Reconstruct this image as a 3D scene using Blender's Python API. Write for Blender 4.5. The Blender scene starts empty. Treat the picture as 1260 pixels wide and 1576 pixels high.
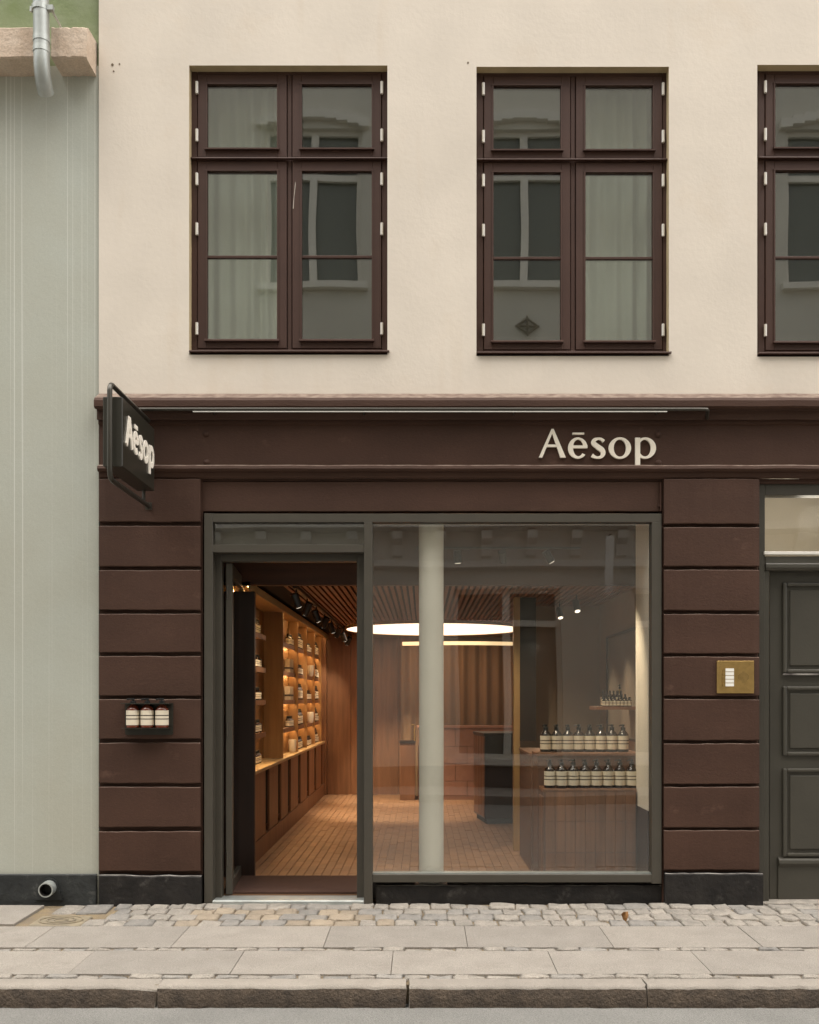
import bpy, bmesh, math, random
from mathutils import Vector, Matrix
random.seed(7)
PI = math.pi
sc = bpy.context.scene
C = sc.collection

# ------------------------------------------------------------------ camera, sky, sun, exposure
F, DC, H = 1500.0, 1500.0/225.0, 1.40          # focal length (photo pixels), distance to facade, eye height
VX, VY = 650.0, 1075.0                          # vanishing point in the photograph
cam_d = bpy.data.cameras.new('camera'); cam = bpy.data.objects.new('camera', cam_d); C.objects.link(cam)
cam.location = (0, -DC, H); cam.rotation_euler = (PI/2, 0, 0)
cam_d.sensor_fit = 'HORIZONTAL'; cam_d.sensor_width = 36.0; cam_d.lens = F/1260*36
cam_d.shift_x = (630-VX)/1260; cam_d.shift_y = (VY-788)/1260
cam_d.clip_start = 0.05; cam_d.clip_end = 600
sc.camera = cam

SUN_EL, SUN_AZ = math.radians(63), math.radians(-62)     # high, hazy, from the left along the street
w = bpy.data.worlds.new('World'); sc.world = w; w.use_nodes = True
nt = w.node_tree; nt.nodes.clear()
out = nt.nodes.new('ShaderNodeOutputWorld'); bg = nt.nodes.new('ShaderNodeBackground')
sky = nt.nodes.new('ShaderNodeTexSky'); sky.sky_type = 'NISHITA'; sky.sun_disc = False
sky.sun_elevation = SUN_EL; sky.sun_rotation = PI + SUN_AZ; sky.dust_density = 4.0; sky.air_density = 1.0
hs = nt.nodes.new('ShaderNodeHueSaturation'); hs.inputs['Saturation'].default_value = 0.22
wm = nt.nodes.new('ShaderNodeMix'); wm.data_type = 'RGBA'; wm.blend_type = 'MULTIPLY'; wm.inputs[0].default_value = 1.0
wm.inputs[7].default_value = (1.0, 0.972, 0.925, 1)      # overcast cloud is warmer than clear sky
nt.links.new(sky.outputs[0], hs.inputs['Color']); nt.links.new(hs.outputs[0], wm.inputs[6])
nt.links.new(wm.outputs[2], bg.inputs[0]); bg.inputs[1].default_value = 0.15
nt.links.new(bg.outputs[0], out.inputs[0])
sun_d = bpy.data.lights.new('sun', 'SUN'); sun_d.energy = 1.5; sun_d.angle = math.radians(45); sun_d.color = (1, 0.95, 0.88)
sun = bpy.data.objects.new('sun', sun_d); C.objects.link(sun)
sdir = Vector((math.sin(SUN_AZ)*math.cos(SUN_EL), -math.cos(SUN_AZ)*math.cos(SUN_EL), math.sin(SUN_EL)))
sun.rotation_euler = (-sdir).to_track_quat('-Z', 'Y').to_euler(); sun.location = sdir*30
vs = sc.view_settings; vs.view_transform = 'Standard'; vs.look = 'None'; vs.exposure = 1.08; vs.gamma = 1.0; vs.use_curve_mapping = False
sc.cycles.use_denoising = True
sc.cycles.max_bounces = 10; sc.cycles.diffuse_bounces = 4; sc.cycles.glossy_bounces = 4
sc.cycles.transparent_max_bounces = 16; sc.cycles.caustics_reflective = False; sc.cycles.caustics_refractive = False
sc.cycles.sample_clamp_indirect = 4.0

# ------------------------------------------------------------------ helpers
def fx(px, Y=0.0): return (px-VX)*(DC+Y)/F
def fz(py, Y=0.0): return H-(py-VY)*(DC+Y)/F

MATS = {}
def mat(name, col, rough=0.7, metal=0.0, bump=0.0, bscale=60.0, var=0.0, vscale=3.0, col2=None, rnd=0.0, spec=0.5,
        emit=None, estr=0.0, fine=0.0, fscale=400.0, streak=None, coat=0.0, patch=None, stretch=None, bdist=0.01):
    if name in MATS: return MATS[name]
    m = bpy.data.materials.new(name); m.use_nodes = True; MATS[name] = m
    n = m.node_tree; N = n.nodes; L = n.links
    b = N['Principled BSDF']
    b.inputs['Roughness'].default_value = rough; b.inputs['Metallic'].default_value = metal
    b.inputs['Specular IOR Level'].default_value = spec
    b.inputs['Coat Weight'].default_value = coat
    geo = N.new('ShaderNodeNewGeometry')
    pos = geo.outputs['Position']
    if stretch:
        mp = N.new('ShaderNodeVectorMath'); mp.operation = 'MULTIPLY'; mp.inputs[1].default_value = stretch
        L.new(pos, mp.inputs[0]); pos = mp.outputs[0]
    def noise(scale, detail=4.0, vec=None, rough_=0.55):
        t = N.new('ShaderNodeTexNoise'); t.inputs['Scale'].default_value = scale; t.inputs['Detail'].default_value = detail
        t.inputs['Roughness'].default_value = rough_
        L.new(vec if vec is not None else pos, t.inputs['Vector']); return t.outputs['Fac']
    def ramp(src, a, bb, ca=(0,0,0,1), cb=(1,1,1,1)):
        r = N.new('ShaderNodeValToRGB'); L.new(src, r.inputs[0])
        r.color_ramp.elements[0].position = a; r.color_ramp.elements[1].position = bb
        r.color_ramp.elements[0].color = ca; r.color_ramp.elements[1].color = cb
        return r.outputs[0]
    def mix(fac, a, bb, blend='MIX'):
        x = N.new('ShaderNodeMix'); x.data_type = 'RGBA'; x.blend_type = blend
        if isinstance(fac, float): x.inputs[0].default_value = fac
        else: L.new(fac, x.inputs[0])
        for i, v in ((6, a), (7, bb)):
            if isinstance(v, tuple): x.inputs[i].default_value = v
            else: L.new(v, x.inputs[i])
        return x.outputs[2]
    c = tuple(col)+(1,)
    cur = c
    if var > 0:
        c2 = tuple(col2)+(1,) if col2 else tuple(v*(1-var) for v in col)+(1,)
        f = ramp(noise(vscale, 6.0), 0.32, 0.68)
        cur = mix(f, c, c2)
    if fine > 0:
        f = noise(fscale, 2.0)
        g = ramp(f, 0.25, 0.75, (1-fine,)*3+(1,), (1+fine,)*3+(1,))
        cur = mix(1.0, cur, g, 'MULTIPLY')
    if patch:                                   # (colour, scale, lo, hi): stains with a shape of their own
        f = ramp(noise(patch[1], 8.0, rough_=0.65), patch[2], patch[3])
        cur = mix(f, cur, tuple(patch[0])+(1,))
    if streak:                                  # (colour, stretch vector, lo, hi)
        mp2 = N.new('ShaderNodeVectorMath'); mp2.operation = 'MULTIPLY'; mp2.inputs[1].default_value = streak[1]
        L.new(geo.outputs['Position'], mp2.inputs[0])
        f = ramp(noise(1.0, 2.0, mp2.outputs[0]), streak[2], streak[3])
        cur = mix(f, cur, tuple(streak[0])+(1,))
    if rnd > 0:
        oi = N.new('ShaderNodeObjectInfo')
        g = ramp(oi.outputs['Random'], 0.0, 1.0, (1-rnd,)*3+(1,), (1+rnd, 1+rnd*0.9, 1+rnd*0.75, 1))
        cur = mix(1.0, cur, g, 'MULTIPLY')
    if isinstance(cur, tuple): b.inputs['Base Color'].default_value = cur
    else: L.new(cur, b.inputs['Base Color'])
    if bump > 0:
        bp = N.new('ShaderNodeBump'); bp.inputs['Strength'].default_value = bump; bp.inputs['Distance'].default_value = bdist
        L.new(noise(bscale, 6.0), bp.inputs['Height']); L.new(bp.outputs[0], b.inputs['Normal'])
    if emit:
        b.inputs['Emission Color'].default_value = tuple(emit)+(1,); b.inputs['Emission Strength'].default_value = estr
    return m

def glass_mat(name, ior, wav=0.0, wscale=2.0, tint=(1, 1, 1)):
    m = bpy.data.materials.new(name); m.use_nodes = True; MATS[name] = m
    n = m.node_tree; N = n.nodes; L = n.links; N.clear()
    o = N.new('ShaderNodeOutputMaterial'); mx = N.new('ShaderNodeMixShader'); g0 = N.new('ShaderNodeNewGeometry')
    tr = N.new('ShaderNodeBsdfTransparent'); gl = N.new('ShaderNodeBsdfGlossy')
    # Schlick reflectance from the angle of incidence, the same from both sides of the thin sheet
    f0 = ((ior-1)/(ior+1))**2
    def mth(op, a, b=None):
        x = N.new('ShaderNodeMath'); x.operation = op
        for i_, v in enumerate((a, b)):
            if v is None: continue
            if isinstance(v, (int, float)): x.inputs[i_].default_value = v
            else: L.new(v, x.inputs[i_])
        return x.outputs[0]
    dt = N.new('ShaderNodeVectorMath'); dt.operation = 'DOT_PRODUCT'; L.new(g0.outputs['Normal'], dt.inputs[0]); L.new(g0.outputs['Incoming'], dt.inputs[1])
    sch = mth('ADD', mth('MULTIPLY', mth('POWER', mth('SUBTRACT', 1.0, mth('ABSOLUTE', dt.outputs['Value'])), 5.0), 1-f0), f0)
    gl.inputs['Roughness'].default_value = 0.0
    tr.inputs['Color'].default_value = tuple(tint)+(1,)
    if wav > 0:                                # slow waviness of the sheet: tilt the reflection normal a little
        geo = N.new('ShaderNodeNewGeometry'); t = N.new('ShaderNodeTexNoise'); t.inputs['Scale'].default_value = wscale
        t.inputs['Detail'].default_value = 0.0
        L.new(geo.outputs['Position'], t.inputs['Vector'])
        sub = N.new('ShaderNodeVectorMath'); sub.operation = 'SUBTRACT'; sub.inputs[1].default_value = (.5, .5, .5); L.new(t.outputs['Color'], sub.inputs[0])
        scl = N.new('ShaderNodeVectorMath'); scl.operation = 'SCALE'; scl.inputs['Scale'].default_value = wav; L.new(sub.outputs[0], scl.inputs[0])
        add = N.new('ShaderNodeVectorMath'); add.operation = 'ADD'; L.new(geo.outputs['Normal'], add.inputs[0]); L.new(scl.outputs[0], add.inputs[1])
        nm = N.new('ShaderNodeVectorMath'); nm.operation = 'NORMALIZE'; L.new(add.outputs[0], nm.inputs[0]); L.new(nm.outputs[0], gl.inputs['Normal'])
    L.new(sch, mx.inputs[0]); L.new(tr.outputs[0], mx.inputs[1]); L.new(gl.outputs[0], mx.inputs[2])
    L.new(mx.outputs[0], o.inputs[0])
    return m

class MB:
    def __init__(s): s.v = []; s.f = []; s.m = []
    def face(s, idx, m=0): s.f.append(tuple(idx)); s.m.append(m)
    def box(s, x0, x1, y0, y1, z0, z1, m=0, mf=None):
        x0, x1 = min(x0, x1), max(x0, x1); y0, y1 = min(y0, y1), max(y0, y1); z0, z1 = min(z0, z1), max(z0, z1)
        b = len(s.v)
        s.v += [(x0,y0,z0),(x1,y0,z0),(x1,y1,z0),(x0,y1,z0),(x0,y0,z1),(x1,y0,z1),(x1,y1,z1),(x0,y1,z1)]
        for k, q in enumerate(((0,3,2,1),(4,5,6,7),(0,1,5,4),(1,2,6,5),(2,3,7,6),(3,0,4,7))):
            s.face([b+i for i in q], mf if (mf is not None and k == 2) else m)
        return s
    def quad(s, pts, m=0):
        b = len(s.v); s.v += [tuple(p) for p in pts]; s.face(range(b, b+len(pts)), m); return s
    def extr(s, prof, a0, a1, axis='x', m=0, stations=1, jit=0.0, cap=True):
        """closed profile [(p,q)] swept along an axis; x: (Y,Z)"""
        n = len(prof); base = len(s.v)
        for k in range(stations+1):
            a = a0+(a1-a0)*k/stations
            jj = random.uniform(-jit, jit); j2 = random.uniform(-jit, jit)
            for (p, q) in prof:
                if axis == 'x': s.v.append((a, p+jj, q+j2))
                elif axis == 'y': s.v.append((p+jj, a, q+j2))
                else: s.v.append((p+jj, q+j2, a))
        for k in range(stations):
            for i in range(n):
                j = (i+1) % n
                s.face((base+k*n+i, base+k*n+j, base+(k+1)*n+j, base+(k+1)*n+i), m)
        if cap:
            s.face([base+i for i in range(n)][::-1], m); s.face([base+stations*n+i for i in range(n)], m)
        return s
    def tube(s, path, r, seg=10, m=0, cap=True):
        path = [Vector(p) for p in path]; base = len(s.v); rs = r if isinstance(r, list) else [r]*len(path)
        up = None
        for k, p in enumerate(path):
            t = (path[min(k+1, len(path)-1)]-path[max(k-1, 0)]).normalized()
            if up is None:
                up = Vector((0, 0, 1)) if abs(t.z) < 0.9 else Vector((1, 0, 0))
            u = (up - t*up.dot(t)).normalized(); up = u; vv = t.cross(u)
            for i in range(seg):
                a = 2*PI*i/seg; s.v.append(tuple(p+u*math.cos(a)*rs[k]+vv*math.sin(a)*rs[k]))
        for k in range(len(path)-1):
            for i in range(seg):
                j = (i+1) % seg
                s.face((base+k*seg+i, base+k*seg+j, base+(k+1)*seg+j, base+(k+1)*seg+i), m)
        if cap:
            s.face([base+i for i in range(seg)][::-1], m); s.face([base+(len(path)-1)*seg+i for i in range(seg)], m)
        return s
    def lathe(s, prof, cx=0, cy=0, seg=16, m=0, mats=None):
        base = len(s.v)
        for (r, z) in prof:
            for i in range(seg):
                a = 2*PI*i/seg; s.v.append((cx+r*math.cos(a), cy+r*math.sin(a), z))
        for k in range(len(prof)-1):
            for i in range(seg):
                j = (i+1) % seg
                s.face((base+k*seg+i, base+k*seg+j, base+(k+1)*seg+j, base+(k+1)*seg+i), mats[k] if mats else m)
        s.face([base+i for i in range(seg)][::-1], m); s.face([base+(len(prof)-1)*seg+i for i in range(seg)], m)
        return s
    def prism(s, poly, y0, y1, m=0):          # polygon in XZ, extruded along Y
        n = len(poly); b = len(s.v)
        s.v += [(p[0], y0, p[1]) for p in poly]+[(p[0], y1, p[1]) for p in poly]
        s.face([b+i for i in range(n)], m); s.face([b+n+i for i in range(n)][::-1], m)
        for i in range(n):
            j = (i+1) % n; s.face((b+i, b+n+i, b+n+j, b+j), m)
        return s
    def mesh(s, name, mats, bevel=0.0, seg=1, smooth=False, fixn=True):
        me = bpy.data.meshes.new(name); me.from_pydata(s.v, [], s.f)
        for mm in mats: me.materials.append(mm)
        me.polygons.foreach_set('material_index', s.m)
        bm = bmesh.new(); bm.from_mesh(me)
        if fixn: bmesh.ops.recalc_face_normals(bm, faces=bm.faces)
        if bevel > 0:
            ed = [e for e in bm.edges if len(e.link_faces) == 2 and e.calc_face_angle(0) > 0.6]
            bmesh.ops.bevel(bm, geom=ed, offset=bevel, segments=seg, profile=0.5, affect='EDGES', clamp_overlap=True)
        if smooth:
            for f in bm.faces: f.smooth = True
            for e in bm.edges:
                if len(e.link_faces) == 2 and e.calc_face_angle(0) > 0.7: e.smooth = False
        bm.to_mesh(me); bm.free()
        return me
    def build(s, name, mats, parent=None, bevel=0.0, seg=1, smooth=False, fixn=True, **tags):
        if not isinstance(mats, (list, tuple)): mats = [mats]
        return put(name, s.mesh(name, mats, bevel, seg, smooth, fixn), parent, **tags)

def put(name, me, parent=None, loc=None, rot=None, scale=None, **tags):
    o = bpy.data.objects.new(name, me); C.objects.link(o)
    if parent is not None: o.parent = parent
    if loc is not None: o.location = loc
    if rot is not None: o.rotation_euler = rot
    if scale is not None: o.scale = scale
    for k, v in tags.items(): o[k] = v
    return o
def thing(name, label, category, loc=(0, 0, 0), rz=0.0, group=None):
    o = bpy.data.objects.new(name, None); C.objects.link(o); o.location = loc; o.rotation_euler = (0, 0, rz)
    o['label'] = label; o['category'] = category
    if group: o['group'] = group
    o.empty_display_size = 0.1
    return o
def local(o, mb):            # shift a mesh built in world coordinates into the frame of an Empty
    inv = o.matrix_basis.inverted(); mb.v = [tuple(inv @ Vector(p)) for p in mb.v]; return mb
def wall_holes(mb, x0, x1, z0, z1, holes, y, depth, m=0, mr=0, sub=None):
    xs = sorted({x0, x1, *[h[0] for h in holes], *[h[1] for h in holes]}); zs = sorted({z0, z1, *[h[2] for h in holes], *[h[3] for h in holes]})
    for i in range(len(xs)-1):
        for j in range(len(zs)-1):
            cx, cz = (xs[i]+xs[i+1])/2, (zs[j]+zs[j+1])/2
            if any(h[0] < cx < h[1] and h[2] < cz < h[3] for h in holes): continue
            mb.quad([(xs[i], y, zs[j]), (xs[i+1], y, zs[j]), (xs[i+1], y, zs[j+1]), (xs[i], y, zs[j+1])], m)
    for (a, b, c, d) in holes:
        mb.quad([(a, y, c), (a, y, d), (a, y+depth, d), (a, y+depth, c)], mr)
        mb.quad([(b, y, c), (b, y+depth, c), (b, y+depth, d), (b, y, d)], mr)
        mb.quad([(a, y, d), (b, y, d), (b, y+depth, d), (a, y+depth, d)], mr)
        mb.quad([(a, y, c), (a, y+depth, c), (b, y+depth, c), (b, y, c)], mr)
    return mb
ORD = ['first', 'second', 'third', 'fourth', 'fifth', 'sixth', 'seventh', 'eighth', 'ninth']

# ------------------------------------------------------------------ materials
M_cream = mat('cream_render', (0.745, 0.672, 0.582), 0.9, bump=0.13, bscale=30, var=0.10, vscale=1.7, fine=0.06, fscale=260,
              patch=((0.67, 0.575, 0.465), 1.1, 0.54, 0.8), streak=((0.67, 0.58, 0.475), (5.0, 3.0, 0.7), 0.60, 0.9))
M_brownedge = mat('brown_paint_pale_edge', (0.25, 0.19, 0.15), 0.7, var=0.6, vscale=16, col2=(0.11, 0.064, 0.046))  # paler brown for upper block edges and upward cornice faces
M_brown = mat('brown_paint', (0.075, 0.039, 0.027), 0.62, bump=0.20, bscale=70, stretch=(0.7, 1, 1.2), var=0.25, vscale=2.2, fine=0.12, fscale=180, spec=0.22,
              patch=((0.125, 0.07, 0.052), 7.0, 0.62, 0.82))
M_brownwin = mat('brown_window_paint', (0.066, 0.033, 0.024), 0.5, bump=0.06, bscale=80, var=0.15, vscale=4, spec=0.3)
M_black = mat('black_plinth_paint', (0.011, 0.010, 0.010), 0.5, bump=0.5, bscale=26, bdist=0.015, var=0.5, vscale=7, col2=(0.026, 0.023, 0.021), spec=0.3,
              patch=((0.10, 0.092, 0.085), 9.0, 0.58, 0.80))
M_plinthL = mat('slate_plinth_paint', (0.018, 0.020, 0.021), 0.5, bump=0.5, bscale=26, bdist=0.015, var=0.5, vscale=5, col2=(0.04, 0.043, 0.043), spec=0.3,
              patch=((0.15, 0.15, 0.14), 10.0, 0.58, 0.82))
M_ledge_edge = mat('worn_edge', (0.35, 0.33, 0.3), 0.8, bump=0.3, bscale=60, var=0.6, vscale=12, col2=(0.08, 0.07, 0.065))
M_frame = mat('olive_grey_metal', (0.067, 0.059, 0.046), 0.42, bump=0.03, bscale=200, var=0.12, vscale=5, fine=0.06)
M_door = mat('olive_door_paint', (0.060, 0.055, 0.043), 0.4, bump=0.08, bscale=60, var=0.15, vscale=4, fine=0.05,
             patch=((0.11, 0.11, 0.10), 20.0, 0.70, 0.8))
M_greywall = mat('grey_green_render', (0.455, 0.475, 0.42), 0.9, bump=0.12, bscale=40, var=0.14, vscale=1.1, col2=(0.42, 0.42, 0.355), fine=0.07, fscale=220,
                 streak=((0.60, 0.61, 0.56), (105.0, 5.0, 0.10), 0.63, 0.70))
M_green = mat('green_render', (0.20, 0.25, 0.115), 0.9, bump=0.35, bscale=25, var=0.3, vscale=4.0, col2=(0.27, 0.31, 0.19), fine=0.08)
M_sand = mat('sandstone', (0.63, 0.52, 0.42), 0.92, bump=0.7, bscale=30, var=0.3, vscale=7, col2=(0.53, 0.41, 0.31), fine=0.15, fscale=90)
M_zinc = mat('zinc', (0.50, 0.53, 0.51), 0.42, metal=0.55, bump=0.05, bscale=30, var=0.25, vscale=8)
M_slab = mat('pavement_slab', (0.295, 0.268, 0.236), 0.9, bump=0.5, bscale=110, var=0.14, vscale=5, fine=0.30, fscale=190, rnd=0.08, patch=((0.22, 0.195, 0.17), 6.0, 0.60, 0.80))
M_sett = mat('granite_sett', (0.345, 0.31, 0.27), 0.85, bump=1.0, bdist=0.022, bscale=26, var=0.35, vscale=12, col2=(0.26, 0.24, 0.21), fine=0.25, fscale=160, rnd=0.10)
M_settw = mat('granite_sett_ochre', (0.345, 0.285, 0.215), 0.85, bump=1.0, bdist=0.022, bscale=26, var=0.35, vscale=12, col2=(0.30, 0.25, 0.19), fine=0.2, fscale=200, rnd=0.12)
M_settg = mat('granite_sett_grey', (0.285, 0.265, 0.24), 0.85, bump=1.0, bdist=0.022, bscale=26, var=0.3, vscale=12, col2=(0.22, 0.21, 0.195), fine=0.2, fscale=200, rnd=0.12)
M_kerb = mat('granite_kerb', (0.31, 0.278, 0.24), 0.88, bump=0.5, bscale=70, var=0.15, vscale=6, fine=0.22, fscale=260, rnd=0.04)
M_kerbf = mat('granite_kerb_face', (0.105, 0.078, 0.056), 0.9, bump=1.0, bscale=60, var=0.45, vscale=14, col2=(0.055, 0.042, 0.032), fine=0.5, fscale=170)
M_bed = mat('sand_joint', (0.19, 0.15, 0.105), 0.95, bump=0.6, bscale=120, var=0.5, vscale=8, col2=(0.25, 0.19, 0.11), fine=0.3)
M_asph = mat('asphalt', (0.22, 0.215, 0.20), 0.9, bump=0.7, bscale=150, var=0.16, vscale=3, fine=0.35, fscale=150, patch=((0.33, 0.32, 0.30), 45.0, 0.66, 0.74))
M_ground = mat('ground_dust', (0.20, 0.19, 0.17), 0.95)
M_sign = mat('sign_dark_olive', (0.030, 0.028, 0.021), 0.3, bump=0.0, var=0.1, vscale=4)
M_letter = mat('cream_acrylic', (0.90, 0.83, 0.71), 0.5)
M_letter2 = mat('cream_acrylic_glow', (0.88, 0.82, 0.72), 0.45, emit=(1.0, 0.90, 0.76), estr=0.04)
M_led = mat('led_strip', (0.9, 0.88, 0.82), 0.5, emit=(1, 0.95, 0.85), estr=0.1)
M_rail = mat('bronze_rail', (0.06, 0.055, 0.045), 0.3, metal=0.4)
M_white = mat('white_painted_steel', (0.75, 0.72, 0.66), 0.4)
M_brass = mat('brass', (0.50, 0.33, 0.12), 0.38, metal=0.8, bump=0.06, bscale=150, var=0.2, vscale=25)
M_paper = mat('name_label', (0.88, 0.86, 0.80), 0.6)
M_hole = mat('dark_hole', (0.01, 0.008, 0.006), 0.9)
M_fix = mat('old_plug', (0.16, 0.12, 0.08), 0.9)
M_ochre = mat('ochre_render', (0.55, 0.44, 0.26), 0.9, bump=0.2, bscale=40, var=0.2, vscale=6)
M_amber = mat('amber_glass', (0.016, 0.008, 0.005), 0.12, coat=0.6)
M_amber2 = mat('amber_glass_red', (0.13, 0.028, 0.012), 0.15, coat=0.6)
M_cap = mat('black_cap', (0.012, 0.012, 0.012), 0.35)
M_lab = mat('cream_label', (0.74, 0.66, 0.52), 0.6)
M_labk = mat('label_black_band', (0.045, 0.03, 0.02), 0.6)
M_wood = mat('walnut_panel', (0.265, 0.125, 0.062), 0.5, bump=0.1, bscale=18, var=0.35, vscale=9, col2=(0.165, 0.076, 0.037), stretch=(2.2, 2.2, 0.18), rnd=0.06)
M_oak = mat('oak_panel', (0.33, 0.175, 0.068), 0.5, bump=0.08, bscale=18, var=0.3, vscale=9, col2=(0.23, 0.12, 0.046), stretch=(2.2, 2.2, 0.18), rnd=0.05)
M_oakl = mat('pale_oak', (0.52, 0.36, 0.18), 0.5, bump=0.05, var=0.15, vscale=5)
M_slat = mat('ceiling_slat_wood', (0.27, 0.115, 0.055), 0.5, var=0.3, vscale=7, stretch=(3, 0.25, 3), rnd=0.12)
M_stand = mat('stand_core', (0.15, 0.08, 0.05), 0.7)
M_darkwood = mat('dark_wood', (0.028, 0.014, 0.010), 0.4, var=0.3, vscale=8, stretch=(2, 2, 0.2))
M_void = mat('black_void', (0.006, 0.005, 0.004), 0.9)
M_brick = mat('terracotta_paver', (0.33, 0.185, 0.10), 0.65, bump=0.25, bscale=90, var=0.2, vscale=6, rnd=0.12)
M_grout = mat('floor_grout', (0.21, 0.112, 0.06), 0.9, bump=0.2)
M_mat = mat('coir_mat', (0.085, 0.038, 0.024), 0.95, bump=0.9, bscale=300, var=0.3, vscale=60)
M_pink = mat('pink_stone_tile', (0.34, 0.178, 0.125), 0.55, bump=0.15, bscale=60, var=0.2, vscale=8, rnd=0.10)
M_tan = mat('tan_plaster', (0.33, 0.255, 0.185), 0.85, bump=0.1, var=0.1, vscale=2)
M_plaster = mat('white_plaster', (0.74, 0.68, 0.58), 0.85, bump=0.08, var=0.05)
M_column = mat('column_paint', (0.76, 0.73, 0.65), 0.7, bump=0.12, bscale=30, var=0.05, vscale=3)
M_curtain = mat('brown_curtain', (0.25, 0.145, 0.075), 0.8, var=0.2, vscale=6, stretch=(3, 3, 0.2))
M_sheer = mat('sheer_curtain', (0.66, 0.67, 0.62), 0.9, var=0.06, vscale=3)
M_room = mat('room_wall', (0.38, 0.385, 0.35), 0.9)
M_ring = mat('luminous_ceiling', (1, 0.9, 0.8), 0.5, emit=(1.0, 0.74, 0.54), estr=1.1)
M_shelf_led = mat('shelf_led', (1, 0.8, 0.5), 0.5, emit=(1.0, 0.64, 0.27), estr=17.0)
M_ringline = mat('ring_reflection_glow', (1, 0.8, 0.5), 0.5, emit=(1.0, 0.75, 0.42), estr=0.45)  # emission for the added reflection of the ceiling disc
M_lens = mat('lamp_lens', (1, 0.9, 0.8), 0.5, emit=(1.0, 0.86, 0.68), estr=1.2)
M_opp = mat('opposite_render', (0.74, 0.70, 0.61), 0.9, bump=0.2, bscale=30, var=0.15, vscale=0.7)
M_opptrim = mat('opposite_trim', (0.80, 0.76, 0.68), 0.8)
M_oppglass = mat('opposite_glass', (0.19, 0.195, 0.165), 0.08)
M_leaf = mat('dead_leaf', (0.28, 0.13, 0.035), 0.7, var=0.4, vscale=60)
M_iron = mat('cast_iron', (0.20, 0.17, 0.125), 0.7, bump=0.5, bscale=60, var=0.4, vscale=14, col2=(0.30, 0.25, 0.17))
M_bronze = mat('bronze_edge', (0.50, 0.32, 0.13), 0.4, metal=0.1, var=0.25, vscale=6, stretch=(3, 3, 0.3))
G_up = glass_mat('window_glass', 2.5, 0.006, 1.6, (0.94, 0.97, 0.93))
G_shop = glass_mat('shop_glass', 1.90, 0.006, 1.2, (0.98, 0.98, 0.96))

# ------------------------------------------------------------------ ground, road, pavement
MB().quad([(-300, -300, -0.42), (300, -300, -0.42), (300, 300, -0.42), (-300, 300, -0.42)]).build('ground', M_ground, kind='structure')
ROADZ = -0.155
rb = MB(); NXR = 60
for i in range(NXR):
    xa, xb = -14+28*i/NXR, -14+28*(i+1)/NXR
    rb.quad([(xa, -7.6, ROADZ), (xb, -7.6, ROADZ), (xb, -1.70, ROADZ), (xa, -1.70, ROADZ)])
rb.quad([(-14, -7.6, ROADZ), (-14, -7.6, -0.42), (14, -7.6, -0.42), (14, -7.6, ROADZ)])
rb.build('road', M_asph, kind='structure')
SL = math.atan(0.025)
pav = MB(); pav.box(-9, 9, -1.70, 0.02, -0.35, -0.016)
pavement = pav.build('pavement', M_bed, kind='structure'); pavement.rotation_euler = (SL, 0, 0)

def slab_mesh(w_, d_, h_=0.06):
    return MB().box(-w_/2, w_/2, -d_/2, d_/2, -h_, 0).mesh('slab', [M_slab], bevel=0.0015)
def put_slab(x0, x1, s0, s1, dz=-0.003):
    g = 0.0016
    put('slab', slab_mesh(x1-x0-2*g, s1-s0-2*g), pavement, ((x0+x1)/2, -(s0+s1)/2, dz+random.uniform(-0.0015, 0.0015)),
        (random.uniform(-.002, .002), random.uniform(-.0015, .0015), random.uniform(-.002, .002)))
xs1 = [-8.2+0.845*i for i in range(7)] + [-2.29, -1.45, -0.57, 0.26, 1.10, 1.96, 2.80, 3.64, 4.5, 5.35, 6.2]
xs1 = sorted(x for x in xs1 if not (-2.9 < x < -2.3 and x not in (-2.29,)))
for a, b in zip(xs1[:-1], xs1[1:]): put_slab(a, b, 0.590, 1.062)
xs2 = [-7.0, -6.15, -5.3, -4.45, -3.6, -2.72, -1.86, -1.01, -0.166, 0.71, 1.52, 2.36, 3.2, 4.05, 4.9, 5.75]
for a, b in zip(xs2[:-1], xs2[1:]): put_slab(a, b, 1.133, 1.562)
def sett_mesh(k):
    mb = MB(); r = random.Random(k); n = 4
    hx, hy = 0.5, 0.5
    rings = [(1.0, -0.09), (1.0, -0.010), (0.97, -0.003), (0.86, 0.0)]
    pts = [(-1, -1), (0, -1.03), (1, -1), (1.03, 0), (1, 1), (0, 1.03), (-1, 1), (-1.03, 0)]
    pts = [(p[0]+r.uniform(-.10, .10), p[1]+r.uniform(-.10, .10)) for p in pts]
    for (sc_, z) in rings:
        for p in pts: mb.v.append((p[0]*hx*sc_, p[1]*hy*sc_, z+(r.uniform(-.006, .005) if sc_ < 0.97 else 0)))
    for k2 in range(3):
        for i in range(8):
            j = (i+1) % 8; mb.face((k2*8+i, k2*8+j, k2*8+8+j, k2*8+8+i))
    mb.v.append((r.uniform(-.1, .1), r.uniform(-.1, .1), r.uniform(-0.002, 0.005))); c = len(mb.v)-1
    for i in range(8): mb.face((24+i, 24+(i+1) % 8, c))
    return mb
SETT = {}
for nm, mm in (('n', M_sett), ('w', M_settw), ('g', M_settg)):
    SETT[nm] = [sett_mesh(i).mesh('sett', [mm], smooth=True) for i in range(7)]
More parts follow.
